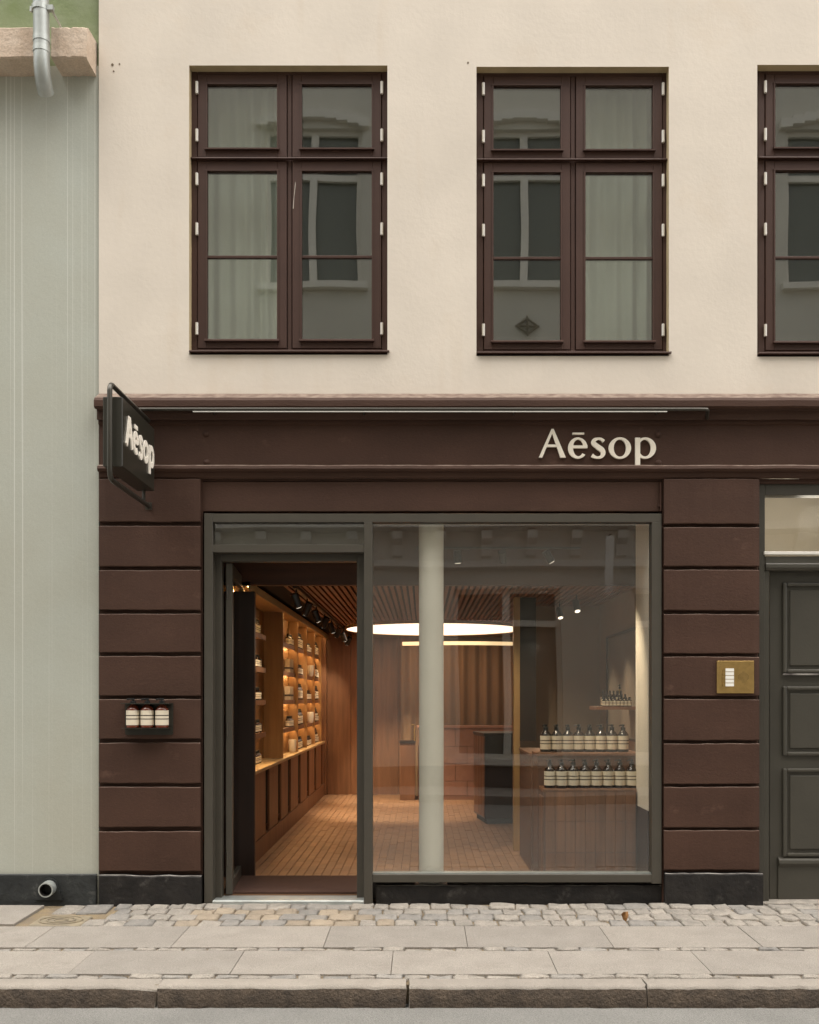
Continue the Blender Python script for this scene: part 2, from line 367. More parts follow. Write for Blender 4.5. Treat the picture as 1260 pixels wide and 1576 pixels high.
def sett_row(s0, s1, x0, x1, wmin, wmax, skip=(), tint=None, dz=0.0, nametag='sett'):
    x = x0
    while x < x1:
        wd = random.uniform(wmin, wmax)
        cx = x+wd/2
        if not any(a < cx < b for a, b in skip):
            u = random.random()
            kind = 'g' if u < 0.22 else 'n'
            if tint and tint[0] < cx < tint[1] and u > 0.35: kind = 'w'
            put('sett', random.choice(SETT[kind]), pavement, (cx, -(s0+s1)/2+random.uniform(-.008, .008), dz+random.uniform(-.008, .003)),
                (random.uniform(-.03, .03), random.uniform(-.03, .03), random.choice((0, PI))+random.uniform(-.05, .05)),
                (wd-0.007, (s1-s0)-0.007+random.uniform(-.012, .006), 1))
        x += wd
sk = ((-9, -2.10),)
for q_ in range(4):
    sett_row(0.003+q_*.146, 0.149+q_*.146, -2.2+random.uniform(0, .08), 3.2, 0.10, 0.175, skip=sk, tint=(-1.5, -0.2) if q_ else None)
sett_row(0.01, 0.25, -2.45, -2.12, 0.14, 0.19)
sett_row(1.066, 1.130, -3.2, 3.4, 0.12, 0.17, dz=-0.002)
sett_row(1.568, 1.638, -3.2, 3.4, 0.12, 0.18, dz=0.0)
put_slab(-3.45, -2.56, 0.06, 0.56, 0.004)
# kerb stones
def kerb(x0, x1, chip=None):
    mb = MB(); n = 24
    prof = [(-1.642, -0.30), (-1.642, -0.003), (-1.66, 0.0), (-1.742, 0.0), (-1.757, -0.005), (-1.765, -0.018), (-1.772, -0.10), (-1.772, -0.30)]
    x0 += 0.006; x1 -= 0.006
    base = 0; k = len(prof)
    for i in range(n+1):
        x = x0+(x1-x0)*i/n
        jz = random.uniform(-.003, .003); jy = random.uniform(-.005, .005)
        c = 0.0
        if chip is not None: c = max(0, 1-abs(x-chip)/0.13)
        for q, (y, z) in enumerate(prof):
            yy, zz = y, z
            if q in (3, 4, 5): yy += jy+c*0.035*random.uniform(.7, 1.2); zz += jz-c*0.028*random.uniform(.6, 1.2)
            if q == 6: yy += random.uniform(-.006, .006)
            mb.v.append((x+(random.uniform(-.006, .006) if i in (0, n) else 0), yy, zz))
    for i in range(n):
        for q in range(k-1):
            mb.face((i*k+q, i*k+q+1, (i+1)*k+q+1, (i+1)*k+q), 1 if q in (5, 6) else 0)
    mb.face(list(range(k))); mb.face([n*k+q for q in range(k)][::-1])
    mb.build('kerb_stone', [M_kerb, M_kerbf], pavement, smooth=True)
kx = [-6.3, -5.05, -3.8, -2.56, -1.336, -0.075, 1.13, 2.36, 3.6, 4.85, 6.1]
for a, b in zip(kx[:-1], kx[1:]): kerb(a, b, -1.36 if b == -1.336 else None)

# drain cover, dead leaf
t = thing('drain_cover', 'rusty square drain cover set among the setts by the grey wall', 'drain cover', (-2.30, -0.46, -0.012))
t.rotation_euler = (SL, 0, 0)
MB().box(-.165, .165, -.115, .115, -.05, 0).build('frame', M_iron, t, bevel=0.006)
cv = MB()
for r0 in (0.03, 0.065, 0.10):
    n = 28
    cv.tube([(math.cos(2*PI*i/n)*r0*1.35, math.sin(2*PI*i/n)*r0, 0.003) for i in range(n+1)], 0.006, 6, cap=False)
cv.build('relief_rings', M_iron, t, smooth=True)
lf = MB(); n = 9
lx, ls = fx(961, -0.45), 0.47
for i in range(n):
    a = 2*PI*i/n; r = 0.028*(1+0.25*math.sin(3*a))
    lf.v.append((r*0.8*math.cos(a), 0.012*math.sin(2*a)+0.008, r*1.1*math.sin(a)+0.03))
for p in list(lf.v): lf.v.append((p[0]*0.97, p[1]+0.002, p[2]))
lf.face(range(n)); lf.face(range(2*n-1, n-1, -1))
for i in range(n): lf.face((i, (i+1) % n, n+(i+1) % n, n+i))
o = lf.build('leaf', M_leaf, label='curled orange brown dead leaf lying on the setts', category='leaf'); o.location = (lx, -ls, -0.012+0.0)

# ------------------------------------------------------------------ neighbour building (left)
XB = fx(152)
nb = thing('neighbour_building', 'grey rendered neighbour house with green upper wall and stone ledge', 'building', (XB-2, 0.05, 0))
MB().box(-9.0, XB-0.004, 0.012, 0.35, -0.2, fz(100)).build('lower_wall', M_greywall, None)
o = bpy.data.objects['lower_wall']; o.parent = nb; o.matrix_parent_inverse = nb.matrix_basis.inverted()
def child(o, p): o.parent = p; o.matrix_parent_inverse = p.matrix_basis.inverted(); return o
child(MB().box(-9.0, XB-0.004, 0.028, 0.35, fz(100), 9).build('upper_wall', M_green), nb)
pl = MB().box(-9.0, XB-0.012, -0.012, 0.012, -0.2, fz(1345))
child(pl.build('plinth', M_plinthL, bevel=0.006), nb)
zt, zb_, zk = fz(42, -0.16), fz(90, -0.18), fz(117)
def ledge(x0, x1):
    mb = MB(); prof = [(0.03, zt+0.02), (-0.155, zt), (-0.18, zt-0.02), (-0.185, zb_+0.01), (-0.175, zb_), (0.03, zb_+0.002)]
    mb.extr(prof, x0, x1, 'x', stations=12, jit=0.0035)
    return child(mb.build('ledge_stone', M_sand, smooth=True), nb)
ledge(fx(79, -.18), XB-0.02); ledge(-3.6, fx(52, -.18)); ledge(-4.6, -3.606); ledge(-5.6, -4.606)
# downpipe
px_ = fx(65, -0.24)
dp = thing('downpipe', 'galvanised zinc downpipe with curved foot in front of the stone ledge', 'downpipe', (px_, 0, fz(148)))
path = [(px_-0.012, -0.25, 9.0), (px_-0.010, -0.25, 6.4), (px_, -0.25, fz(84, -.25))]
for k in range(1, 8):
    a = k/7*1.25
    path.append((px_-0.010*k/7, -0.25+0.15*(1-math.cos(a)), fz(84, -.25)-0.205*math.sin(a)))
child(MB().tube(path, 0.051, 18).build('pipe', M_zinc, smooth=True), dp)
for py in (62, 78):
    z = fz(py, -.25); child(MB().tube([(px_-0.001, -0.25, z-0.018), (px_-0.001, -0.25, z+0.018)], 0.0545, 18).build('joint_collar', M_zinc, smooth=True), dp)
z = fz(15, -.25)
cl = MB().tube([(px_-0.008, -0.25, z-0.016), (px_-0.008, -0.25, z+0.016)], 0.056, 18)
cl.box(px_+0.045, px_+0.082, -0.275, -0.245, z-0.016, z+0.016); cl.box(px_-0.075, px_-0.05, -0.26, -0.245, z-0.016, z+0.016)
cl.tube([(px_+0.065, -0.25, z), (px_+0.07, 0.03, z-0.01)], 0.007, 8)
child(cl.build('pipe_clamp', M_zinc), dp)
# drain spout
sx, sz = fx(73, -.05), fz(1367, -.05)
sp = thing('drain_spout', 'short metal drain spout poking out of the dark plinth', 'drain pipe', (sx, -0.02, sz))
tb = MB(); tb.v = []; n = 18
def ringv(mb, r, y, zz): 
    b = len(mb.v); mb.v += [(sx+r*math.cos(2*PI*i/n), y, sz+zz+r*math.sin(2*PI*i/n)) for i in range(n)]; return b
r1 = ringv(tb, .052, 0.0, 0); r2 = ringv(tb, .050, -.085, -.006); r3 = ringv(tb, .042, -.085, -.006); r4 = ringv(tb, .042, .0, 0)
for a, b, m_ in ((r1, r2, 0), (r2, r3, 0), (r3, r4, 1)):
    for i in range(n): tb.face((a+i, a+(i+1) % n, b+(i+1) % n, b+i), m_)
tb.face([r4+i for i in range(n)], 1)
child(tb.build('tube', [M_zinc, M_hole], smooth=True), sp)
tp = [(math.cos(a)*.072, math.sin(a)*.072) for a in [PI*0.0+PI*i/8 for i in range(9)]]
poly = [(sx+p[0]*0.9, sz+p[1]*0.9) for p in tp]+[(sx-.095, sz-.085), (sx+.095, sz-.085)]
child(MB().prism(poly, -0.022, -0.0125).build('splash_collar', M_plinthL), sp)

# ------------------------------------------------------------------ shop building: walls
sb = thing('shop_building', 'cream rendered building with dark brown ground floor shopfront', 'building', (0, 0.1, 0))
XR = 7.0
YW = 0.068
WIN = [(291, 596, 101, 546, 297, 594), (733, 1029, 103, 548, 737, 1026), (1165, 1463, 100, 549, 1170, 1460)]
holes = [(fx(a), fx(b), fz(d), fz(c)) for (a, b, c, d, e, f) in WIN]
uw = MB(); wall_holes(uw, XB, XR, fz(612), 9.0, holes, 0.0, 0.16, mr=1)
child(uw.build('upper_wall', [M_cream, M_ochre], fixn=False), sb)
# marks left by old fixings
for px, py, r in ((173, 100, .011), (184, 99, .007), (175, 110, .007), (720, 97, .008)):
    child(MB().tube([(fx(px), 0.004, fz(py)), (fx(px), -0.003, fz(py))], r*.8, 9).build('fixing_hole', M_fix), sb)

# entablature (cornice, frieze, astragal) swept along the front
pr = [(0.0, 606), (-.098, 612), (-.112, 616), (-.112, 625), (-.095, 629), (-.056, 630), (-.05, 633), (-.05, 646), (-.022, 647), (-.022, 652),
      (-.004, 655), (0.0, 716), (-.02, 715.5), (-.042, 717), (-.048, 721), (-.036, 725), (-.014, 727), (-.010, 734), (0.0, 737), (0.12, 737), (0.12, 606)]
en = MB(); en.extr([(y, fz(p, y)) for y, p in pr], fx(149, -.05), XR, 'x', stations=70, jit=0.0014)
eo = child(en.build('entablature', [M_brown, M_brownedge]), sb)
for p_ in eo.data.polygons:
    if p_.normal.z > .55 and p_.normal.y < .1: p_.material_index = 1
for px, py in ((317, 668), (318, 712), (1012, 669), (1013, 713)):
    child(MB().lathe([(0.024, 0), (0.022, .008), (0.014, .015), (0.004, .018)], seg=12).build('bolt_head', M_brown, smooth=True), sb).matrix_local = \
        sb.matrix_basis.inverted() @ Matrix.Translation((fx(px), 0.0, fz(py))) @ Matrix.Rotation(PI/2, 4, 'X')

# ground-floor masonry behind the blocks
gm = MB()
SHOP = (fx(311), fx(1020), -0.02, fz(739)); RD = (fx(1168), fx(1398), -0.02, fz(743))
wall_holes(gm, XB, XR, -0.2, fz(736), [SHOP, RD], 0.022, 0.12)
child(gm.build('ground_floor_wall', M_brown, fixn=False), sb)
def block(x0, x1, z0, z1, name='rustication_block', m_=None, y0=-0.02, y1=0.03, r=0.006, jit=0.0018, st=16):
    mb = MB(); pro = [(y1, z0), (y0+r, z0), (y0+r*.3, z0+r*.3), (y0, z0+r), (y0, z1-r), (y0+r*.3, z1-r*.3), (y0+r, z1), (y1, z1)]
    k = len(pro)
    jb = jt = 0
    for i in range(st+1):
        x = x0+(x1-x0)*i/st; jb = jb*.6+random.uniform(-jit, jit); jt = jt*.6+random.uniform(-jit, jit); jy = random.uniform(-jit, jit)*.4
        e = 0.004 if i in (0, st) else 0.0
        for q, (y, z) in enumerate(pro): mb.v.append((x, y+e+(jy if q > 0 and q < k-1 else 0), z+(jb if q < 4 else jt)))
    for i in range(st):
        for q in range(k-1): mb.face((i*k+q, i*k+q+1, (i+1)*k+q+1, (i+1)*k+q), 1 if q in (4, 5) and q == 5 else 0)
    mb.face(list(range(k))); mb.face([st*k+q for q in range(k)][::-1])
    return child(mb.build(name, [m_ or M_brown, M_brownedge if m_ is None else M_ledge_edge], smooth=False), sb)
LB = [(738, 804), (810, 872.5), (878, 939), (945, 1004.5), (1010, 1070.5), (1076, 1137), (1143, 1205), (1211, 1272.5), (1279, 1340)]
RB = [(738, 807), (812.5, 872), (877.5, 940), (945.5, 1006), (1011, 1071), (1076, 1139), (1144, 1206), (1211, 1273), (1277.5, 1338)]
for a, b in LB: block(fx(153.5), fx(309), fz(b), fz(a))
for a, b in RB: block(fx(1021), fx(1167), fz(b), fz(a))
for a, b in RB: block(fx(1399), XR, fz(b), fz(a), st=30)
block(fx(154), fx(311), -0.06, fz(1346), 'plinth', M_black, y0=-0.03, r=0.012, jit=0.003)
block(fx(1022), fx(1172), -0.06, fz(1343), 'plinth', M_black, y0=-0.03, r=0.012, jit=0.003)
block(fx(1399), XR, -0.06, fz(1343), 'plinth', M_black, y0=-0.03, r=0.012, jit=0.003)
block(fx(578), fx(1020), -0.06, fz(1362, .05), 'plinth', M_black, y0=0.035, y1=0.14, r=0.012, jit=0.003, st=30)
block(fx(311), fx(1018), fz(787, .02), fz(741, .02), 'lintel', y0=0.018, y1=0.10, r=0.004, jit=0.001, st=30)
lt = MB(); lt.tube([(fx(1017), 0.008, fz(742)), (fx(1017), 0.008, fz(786))], 0.006, 8); lt.box(fx(1013), fx(1018), 0.004, 0.018, fz(779), fz(776))
child(lt.build('conduit', M_brown), sb)

# ------------------------------------------------------------------ upper windows
def window(i, a, b, c, d, e, f_):
    """e..f_ = frame px left/right at plane YW; one part of the building, its pieces sub-parts (built in world coordinates)"""
    Y = YW; X = lambda p: fx(p, Y); Z = lambda p: fz(p, Y)
    fr = MB(); y0, y1 = Y, Y+0.10
    top, bot = c+10.5, d-3
    cm = (e+f_)/2
    x = [X(e-4), X(e+6.5), X(cm-3.5), X(cm+3.5), X(f_-6.5), X(f_+4)]
    zt_, zb2 = Z(top-6), Z(bot)
    ztr = Z(c+145)
    fr.box(x[0], x[1], y0, y1, zb2, zt_); fr.box(x[4], x[5], y0, y1, zb2, zt_)
    fr.box(x[1], x[4], y0, y1, Z(top+4), zt_); fr.box(x[1], x[4], y0-0.004, y1, zb2, Z(bot-5.5))
    fr.box(x[2], x[3], y0+0.004, y1, Z(bot-5.5), Z(top+4))
    fr.box(x[1], x[2], y0+0.003, y1, ztr-0.012, ztr+0.012); fr.box(x[3], x[4], y0+0.003, y1, ztr-0.012, ztr+0.012)
    wnd = child(fr.build('window', M_brownwin, bevel=0.003), sb)
    def sub(mb, name, m_, **kw): return child2(mb.build(name, m_, **kw), wnd)
    sub(MB().extr([(y0-0.002, ztr+0.008), (y0-0.03, ztr+0.002), (y0-0.032, ztr-0.006), (y0-0.026, ztr-0.008), (y0-0.002, ztr-0.004)], x[0], x[5], 'x'), 'drip_rail', M_brownwin)
    sub(MB().extr([(Y+0.02, Z(bot)+0.002), (-0.022, Z(bot)-0.014), (-0.024, Z(bot)-0.022), (-0.018, Z(bot)-0.024), (Y+0.02, Z(bot)-0.018)], fx(a+1), fx(b+3), 'x'), 'sill', M_brownwin)
    for side in (0, 1):
        xa, xb = (x[1], x[2]) if side == 0 else (x[3], x[4])
        for row in (0, 1):
            za, zb3 = (Z(top+4), ztr+0.012) if row == 0 else (ztr-0.012, Z(bot-5.5))     # top, bottom
            g = 0.004; xa2, xb2 = xa+g, xb-g; za2, zb4 = za-g, zb3+g
            st = 0.062; ys = y0-0.006; yb = y0+0.05
            s = MB()
            s.box(xa2, xa2+st, ys, yb, zb4, za2); s.box(xb2-st, xb2, ys, yb, zb4, za2)
            s.box(xa2+st, xb2-st, ys+.0005, yb, za2-st, za2); s.box(xa2+st, xb2-st, ys+.0005, yb, zb4, zb4+st*0.95)
            sub(s, 'sash', M_brownwin, bevel=0.0025)
            # glazing beads and weather bar
            gb = MB(); q = 0.010; xi, xj, zi, zj = xa2+st, xb2-st, zb4+st*.95, za2-st
            gb.box(xi-q*.7, xi+q*.4, ys-.005, ys+.02, zi, zj); gb.box(xj-q*.4, xj+q*.7, ys-.005, ys+.02, zi, zj)
            gb.box(xi-q, xj+q, ys-.006, ys+.02, zj-q*.4, zj+q*.8)
            gb.extr([(ys, zi+.006), (ys-.022, zi-.006), (ys-.022, zi-.016), (ys, zi-.014)], xi-q*1.3, xj+q*1.3, 'x')
            sub(gb, 'glazing_bead', M_brownwin)
            if row == 1:
                zz = zi+(zj-zi)*0.493
                sub(MB().box(xi, xj, ys+0.004, ys+.03, zz-.010, zz+.009), 'glazing_bar', M_brownwin, bevel=0.003)
            sub(MB().box(xi-.005, xj+.005, ys+.014, ys+.024, zi-.005, zj+.005), 'pane', G_up)
            hx = xa+0.0 if side == 0 else xb
            hh = ((0.83,), (0.26,)) if row == 0 else ((0.90,), (0.635,), (0.105,))
            for (fr_,) in hh:
                zc = zb3+(za-zb3)*fr_
                sub(MB().tube([(hx, y0-0.014, zc-.041), (hx, y0-0.014, zc+.041)], 0.0105, 8), 'hinge', M_white)
    return wnd
def child2(o, p):            # child of a part that itself sits under a building
    o.parent = p; o.matrix_parent_inverse = Matrix.Identity(4)
    o.matrix_parent_inverse = (sb.matrix_basis @ p.matrix_parent_inverse).inverted() if p.parent == sb else (p.parent.matrix_basis @ p.matrix_parent_inverse).inverted()
    return o
WLAB = ['window above the shop door, curtain behind its left casement', 'window above the shop display, curtain behind its right casement', 'window cut by the right edge, no curtain']
for i, wv in enumerate(WIN):
    wo = window(i, *wv); wo['label'] = WLAB[i]
    if i == 0:                                  # bare scrape in the paint of the middle post
        scr = MB().prism([(fx(450.5, YW), fz(322, YW)), (fx(452.5, YW), fz(300, YW)), (fx(454.5, YW), fz(280, YW)), (fx(455.2, YW), fz(284, YW)), (fx(453.0, YW), fz(304, YW)), (fx(452.0, YW), fz(322, YW))], YW-.0075, YW-.0055)
        child2(scr.build('paint_scrape', mat('bare_primer', (0.42, 0.37, 0.32), 0.8)), wo)

# rooms behind the upper windows
rm = MB(); X0, X1, Y0, Y1, Z0, Z1 = XB+0.1, XR-0.1, 0.162, 3.6, fz(600), 8.6
rm.quad([(X0, Y1, Z0), (X1, Y1, Z0), (X1, Y1, Z1), (X0, Y1, Z1)]); rm.quad([(X0, Y0, Z0), (X1, Y0, Z0), (X1, Y1, Z0), (X0, Y1, Z0)])
rm.quad([(X0, Y0, Z1), (X1, Y0, Z1), (X1, Y1, Z1), (X0, Y1, Z1)]); rm.quad([(X0, Y0, Z0), (X0, Y1, Z0), (X0, Y1, Z1), (X0, Y0, Z1)])
rm.quad([(X1, Y0, Z0), (X1, Y1, Z0), (X1, Y1, Z1), (X1, Y0, Z1)])
child(rm.build('upper_room', M_room, fixn=False), sb)
child(MB().box(XB, XR, 0.0, 8.2, 9.0, 9.15).build('roof_slab', M_room), sb)
child(MB().box(XB, XB+0.08, 0.165, 8.2, 0, 9.0).build('party_wall', M_room), sb)
child(MB().box(XR-0.08, XR, 0.165, 8.2, 0, 9.0).build('party_wall', M_room), sb)
child(MB().box(XB, XR, 8.1, 8.2, 0, 9.0).build('rear_wall', M_room), sb)
def curtain(x0, x1, zlo, zhi, y, label, m_=None, amp=0.035, waves=6.5, name='curtain', col=None):
    mb = MB(); n = 90
    for i in range(n+1):
        u = i/n; x = x0+(x1-x0)*u
        yy = y+amp*math.sin(u*waves*2*PI+0.7*math.sin(u*9))+0.012*math.sin(u*31)
        mb.v += [(x, yy*0.12+y*0.88, zlo), (x, yy+0.01, zlo+(zhi-zlo)*.42), (x, yy*0.5+y*0.5, zhi)]
    for i in range(n):
        for k in range(2): mb.face((i*3+k, i*3+3+k, i*3+4+k, i*3+1+k))
    return mb.build(name, m_ or M_sheer, smooth=True, label=label, category='curtain', fixn=False)
Yc = 0.32
curtain(fx(300, Yc), fx(452, Yc), fz(560, Yc), fz(100, Yc), Yc, 'pale sheer curtain behind the left casement of the window above the door')
curtain(fx(880, Yc), fx(1035, Yc), fz(560, Yc), fz(100, Yc), Yc, 'pale sheer curtain behind the right casement of the window above the display')

# ------------------------------------------------------------------ shop front
sf = MB()
sf.box(fx(314), fx(327), 0.0, 0.09, -0.02, fz(790)); sf.box(fx(327), fx(1018), 0.001, 0.09, fz(803.5), fz(790.5))
sf.box(fx(1003), fx(1018), 0.0, 0.09, fz(1360), fz(803.5)); sf.box(fx(560), fx(573), -0.004, 0.09, -0.02, fz(803.5))
sf.box(fx(327), fx(560), 0.002, 0.09, fz(850), fz(838)); sf.box(fx(573), fx(1003), 0.002, 0.09, fz(1358), fz(1346))
shop_front = child(sf.build('shop_front', M_frame, bevel=0.002), sb)
child2(MB().box(fx(573), fx(1003), 0.03, 0.10, fz(1346), fz(1344.2)).build('sill_lip', M_zinc), shop_front)
child2(MB().box(fx(573, .04), fx(1003, .04), 0.040, 0.050, fz(1345, .04), fz(803, .04)).build('pane', G_shop, label='large display window pane'), shop_front)
child2(MB().box(fx(327, .04), fx(560, .04), 0.040, 0.050, fz(838, .04), fz(803, .04)).build('pane', G_shop, label='narrow pane above the entrance'), shop_front)
child2(MB().box(fx(328), fx(559), 0.075, 0.10, fz(838)+.002, fz(803)-.002).build('backing_board', mat('transom_backing', (0.06, 0.057, 0.05), 0.6)), shop_front)
df = MB(); yd = 0.092
df.box(fx(326, yd), fx(341, yd), yd, yd+.07, 0.0, fz(848, yd)); df.box(fx(549, yd), fx(561, yd), yd, yd+.07, 0.0, fz(848, yd))
df.box(fx(341, yd), fx(549, yd), yd+.001, yd+.07, fz(864, yd), fz(848, yd))
child2(df.build('door_frame', M_frame, bevel=0.002), shop_front)
child2(MB().box(fx(327), fx(560), -0.012, 0.17, -0.03, 0.020).build('threshold', M_zinc, bevel=0.004), shop_front)
child2(MB().box(fx(320), fx(566), -0.05, 0.0, -0.06, -0.006).build('stone_step', M_sett, bevel=0.006), shop_front)
# open glazed door leaf, hinged left, swung inwards
hx, hy = fx(347, .14), 0.15
ang = math.radians(95)
dl = thing('entrance_door', 'olive framed glass shop door swung open inwards', 'door', (hx, hy, 0.03), ang)
LW, LH, TH = 0.90, fz(866, .14)-0.03, 0.045
lm = MB(); lm.box(0, 0.07, -TH, 0, 0, LH); lm.box(LW-.07, LW, -TH, 0, 0, LH); lm.box(.07, LW-.07, -TH+.001, -.001, 0, .09); lm.box(.07, LW-.07, -TH+.001, -.001, LH-.09, LH)
lm.build('door_leaf', M_frame, dl, bevel=0.002)
MB().box(.065, LW-.065, -TH*.6, -TH*.4, .085, LH-.085).build('pane', G_shop, dl)
hd = MB(); hd.tube([(LW-.035, -TH-.05, 0.93), (LW-.035, -TH-.05, 1.10)], .008, 8); hd.tube([(LW-.035, -TH, 0.95), (LW-.035, -TH-.05, .95)], .006, 8); hd.tube([(LW-.035, -TH, 1.08), (LW-.035, -TH-.05, 1.08)], .006, 8)
hd.build('handle', M_zinc, dl)
MB().lathe([(.016, 0), (.02, .02), (.018, .04), (.006, .045)], seg=12).build('knob', M_zinc, dl, smooth=True)
k_ = bpy.data.objects['knob']; k_.location = (LW-.035, 0.0, 1.02); k_.rotation_euler = (-PI/2, 0, 0)
for zz in (.25, 1.15, LH-.2):
    MB().tube([(0.0, -.01, zz-.05), (0.0, -.01, zz+.05)], .010, 8).build('hinge', M_frame, dl)

# ------------------------------------------------------------------ residential door (right)
rdx0, rdx1 = fx(1168), fx(1398)
ff = MB(); y = 0.045
ff.box(fx(1167, y), fx(1177, y), y, y+.1, -0.02, fz(742, y)); ff.box(rdx1-.06, rdx1+.02, y, y+.1, -0.02, fz(742, y))
ff.box(fx(1177, y), rdx1-.06, y+.001, y+.1, fz(762, y), fz(742, y)); ff.box(fx(1177, y), rdx1-.06, y-.002, y+.1, fz(878, y), fz(856, y))
ff.extr([(y, fz(866, y)), (y-.014, fz(868, y)), (y-.014, fz(874, y)), (y, fz(878, y))], fx(1177, y), rdx1-.06, 'x')
ff.box(fx(1177, y), fx(1184, y), y+.01, y+.1, -0.02, fz(878, y))
rd = child(ff.build('house_door', M_door, bevel=0.003, label='olive panelled house door with a clear fanlight above'), sb)
child2(MB().box(fx(1176, .06), rdx1-.06, 0.07, 0.08, fz(850, .06), fz(761, .06)).build('fanlight_pane', G_shop), rd)
child2(MB().box(fx(1175, .04), rdx1-.06, 0.030, 0.07, fz(854, .04), fz(849, .04)).build('fanlight_sill', M_white, bevel=.003), rd)
yd = 0.12; X = lambda p: fx(p, yd); Z = lambda p: fz(p, yd)
dlf = MB(); dlf.box(X(1184), rdx1-.06, yd, yd+.05, 0.0, Z(876))
child2(dlf.build('door_leaf', M_door), rd)
for (a, b) in ((897, 1036), (1056, 1163), (1182, 1318)):
    xr = rdx1-.06-0.09
    pm = MB(); xa, xb, za, zb5 = X(1203), xr, Z(a), Z(b)
    t_ = 0.028
    for (p0, p1, q0, q1) in ((xa, xa+t_, zb5, za), (xb-t_, xb, zb5, za)): pm.box(p0, p1, yd-.022, yd, q0, q1)
    pm.box(xa+t_, xb-t_, yd-.0215, yd, za-t_, za); pm.box(xa+t_, xb-t_, yd-.0215, yd, zb5, zb5+t_)
    child2(pm.build('panel_moulding', M_door, bevel=0.009, seg=2), rd)
    pp = MB(); pp.box(xa+t_+.022, xb-t_-.022, yd-.012, yd, zb5+t_+.022, za-t_-.022)
    child2(pp.build('raised_panel', M_door, bevel=0.006), rd)
child2(MB().extr([(yd, Z(1318)), (yd-.03, Z(1322)), (yd-.034, Z(1328)), (yd-.012, Z(1334)), (yd-.010, Z(1386)), (yd, Z(1386))], X(1196), rdx1-.14, 'x').build('kick_board', M_door, bevel=.003), rd)
child2(MB().box(X(1203), rdx1-.16, yd-.026, yd-.012, Z(1039), Z(1036.5)).build('worn_bead', M_ledge_edge), rd)
child2(MB().box(fx(1170), rdx1, 0.0, 0.16, -0.05, 0.004).build('door_step', M_sett, bevel=.006), rd)
# hallway behind the fanlight
hw = MB(); a, b = rdx0-.05, rdx1+.1
hw.quad([(a, 1.6, 0), (b, 1.6, 0), (b, 1.6, 3.1), (a, 1.6, 3.1)]); hw.quad([(a, .17, 3.1), (b, .17, 3.1), (b, 1.6, 3.1), (a, 1.6, 3.1)])
hw.quad([(b, .17, 0), (b, 1.6, 0), (b, 1.6, 3.1), (b, .17, 3.1)]); hw.quad([(a, .17, 0), (a, 1.6, 0), (a, 1.6, 3.1), (a, .17, 3.1)]); hw.quad([(a, .17, 0), (b, .17, 0), (b, 1.6, 0), (a, 1.6, 0)])
child2(hw.build('hallway', M_plaster, fixn=False), rd)
hl = bpy.data.lights.new('hall_lamp', 'POINT'); hl.energy = 3; hl.color = (1, .92, .78); hl.shadow_soft_size = .12
hlo = bpy.data.objects.new('hall_lamp', hl); C.objects.link(hlo); hlo.location = ((a+b)/2+.15, .75, 2.75)

# ------------------------------------------------------------------ signs and fittings on the front
def catmull(pts, per=8):
    outp = []
    for i in range(len(pts)-1):
        p = [pts[max(i-1, 0)], pts[i], pts[i+1], pts[min(i+2, len(pts)-1)]]
        for k in range(per):
            t_ = k/per
            outp.append(tuple(0.5*((2*p[1][c])+(-p[0][c]+p[2][c])*t_+(2*p[0][c]-5*p[1][c]+4*p[2][c]-p[3][c])*t_**2+(-p[0][c]+3*p[1][c]-3*p[2][c]+p[3][c])*t_**3) for c in range(len(pts[0]))))
    outp.append(tuple(pts[-1])); return outp
def ribbon_poly(pts):         # pts (u, v, width) -> closed polygon
    Lh, Rh = [], []
    for i, p in enumerate(pts):
        a, b = pts[max(i-1, 0)], pts[min(i+1, len(pts)-1)]
        dx, dy = b[0]-a[0], b[1]-a[1]; l = math.hypot(dx, dy) or 1; nx, ny = -dy/l, dx/l
        Lh.append((p[0]+nx*p[2]/2, p[1]+ny*p[2]/2)); Rh.append((p[0]-nx*p[2]/2, p[1]-ny*p[2]/2))
    return Lh, Rh
def strip_prism(mb, Lh, Rh, y0, y1, tf, m=0):
    n = len(Lh); b = len(mb.v)
    for (p, q) in zip(Lh, Rh):
        for yy in (y0, y1):
            mb.v.append(tf(p[0], p[1], yy)); mb.v.append(tf(q[0], q[1], yy))
    for i in range(n-1):
        k, l = b+i*4, b+i*4+4
        mb.face((k, k+1, l+1, l), m); mb.face((k+2, l+2, l+3, k+3), m); mb.face((k, l, l+2, k+2), m); mb.face((k+1, k+3, l+3, l+1), m)
    mb.face((b, b+2, b+3, b+1), m); e = b+(n-1)*4; mb.face((e, e+1, e+3, e+2), m)
def arc(co, ro, ci, ri, t0, t1, n=40):
    Lh, Rh = [], []
    for i in range(n+1):
        a = t0+(t1-t0)*i/n
        Lh.append((co[0]+ro[0]*math.cos(a), co[1]-ro[1]*math.sin(a))); Rh.append((ci[0]+ri[0]*math.cos(a), ci[1]-ri[1]*math.sin(a)))
    return Lh, Rh
ls_ = thing('fascia_lettering', 'cream raised serifless shop name letters on the brown fascia', 'sign', (fx(920), 0, fz(705)))
yF, yB = -0.022, -0.004
tfL = lambda u, v, yy: (fx(820+u/6.0, -.03), yy, fz(650+v/6.0, -.03))
def poly_strip(mb, left, right, dy=0.0): strip_prism(mb, left, right, yF-dy, yB, tfL)
mb = MB()
poly_strip(mb, [(55, 322), (172, 57)], [(88, 322), (190, 74)]); poly_strip(mb, [(168, 66), (172, 57)][::-1]+[(255, 322)], [(192, 57), (196, 66), (305, 322)], .0006)
poly_strip(mb, [(118, 201), (216, 201)], [(110, 224), (226, 224)], -.0008)
child(mb.build('letter_a', M_letter), ls_)
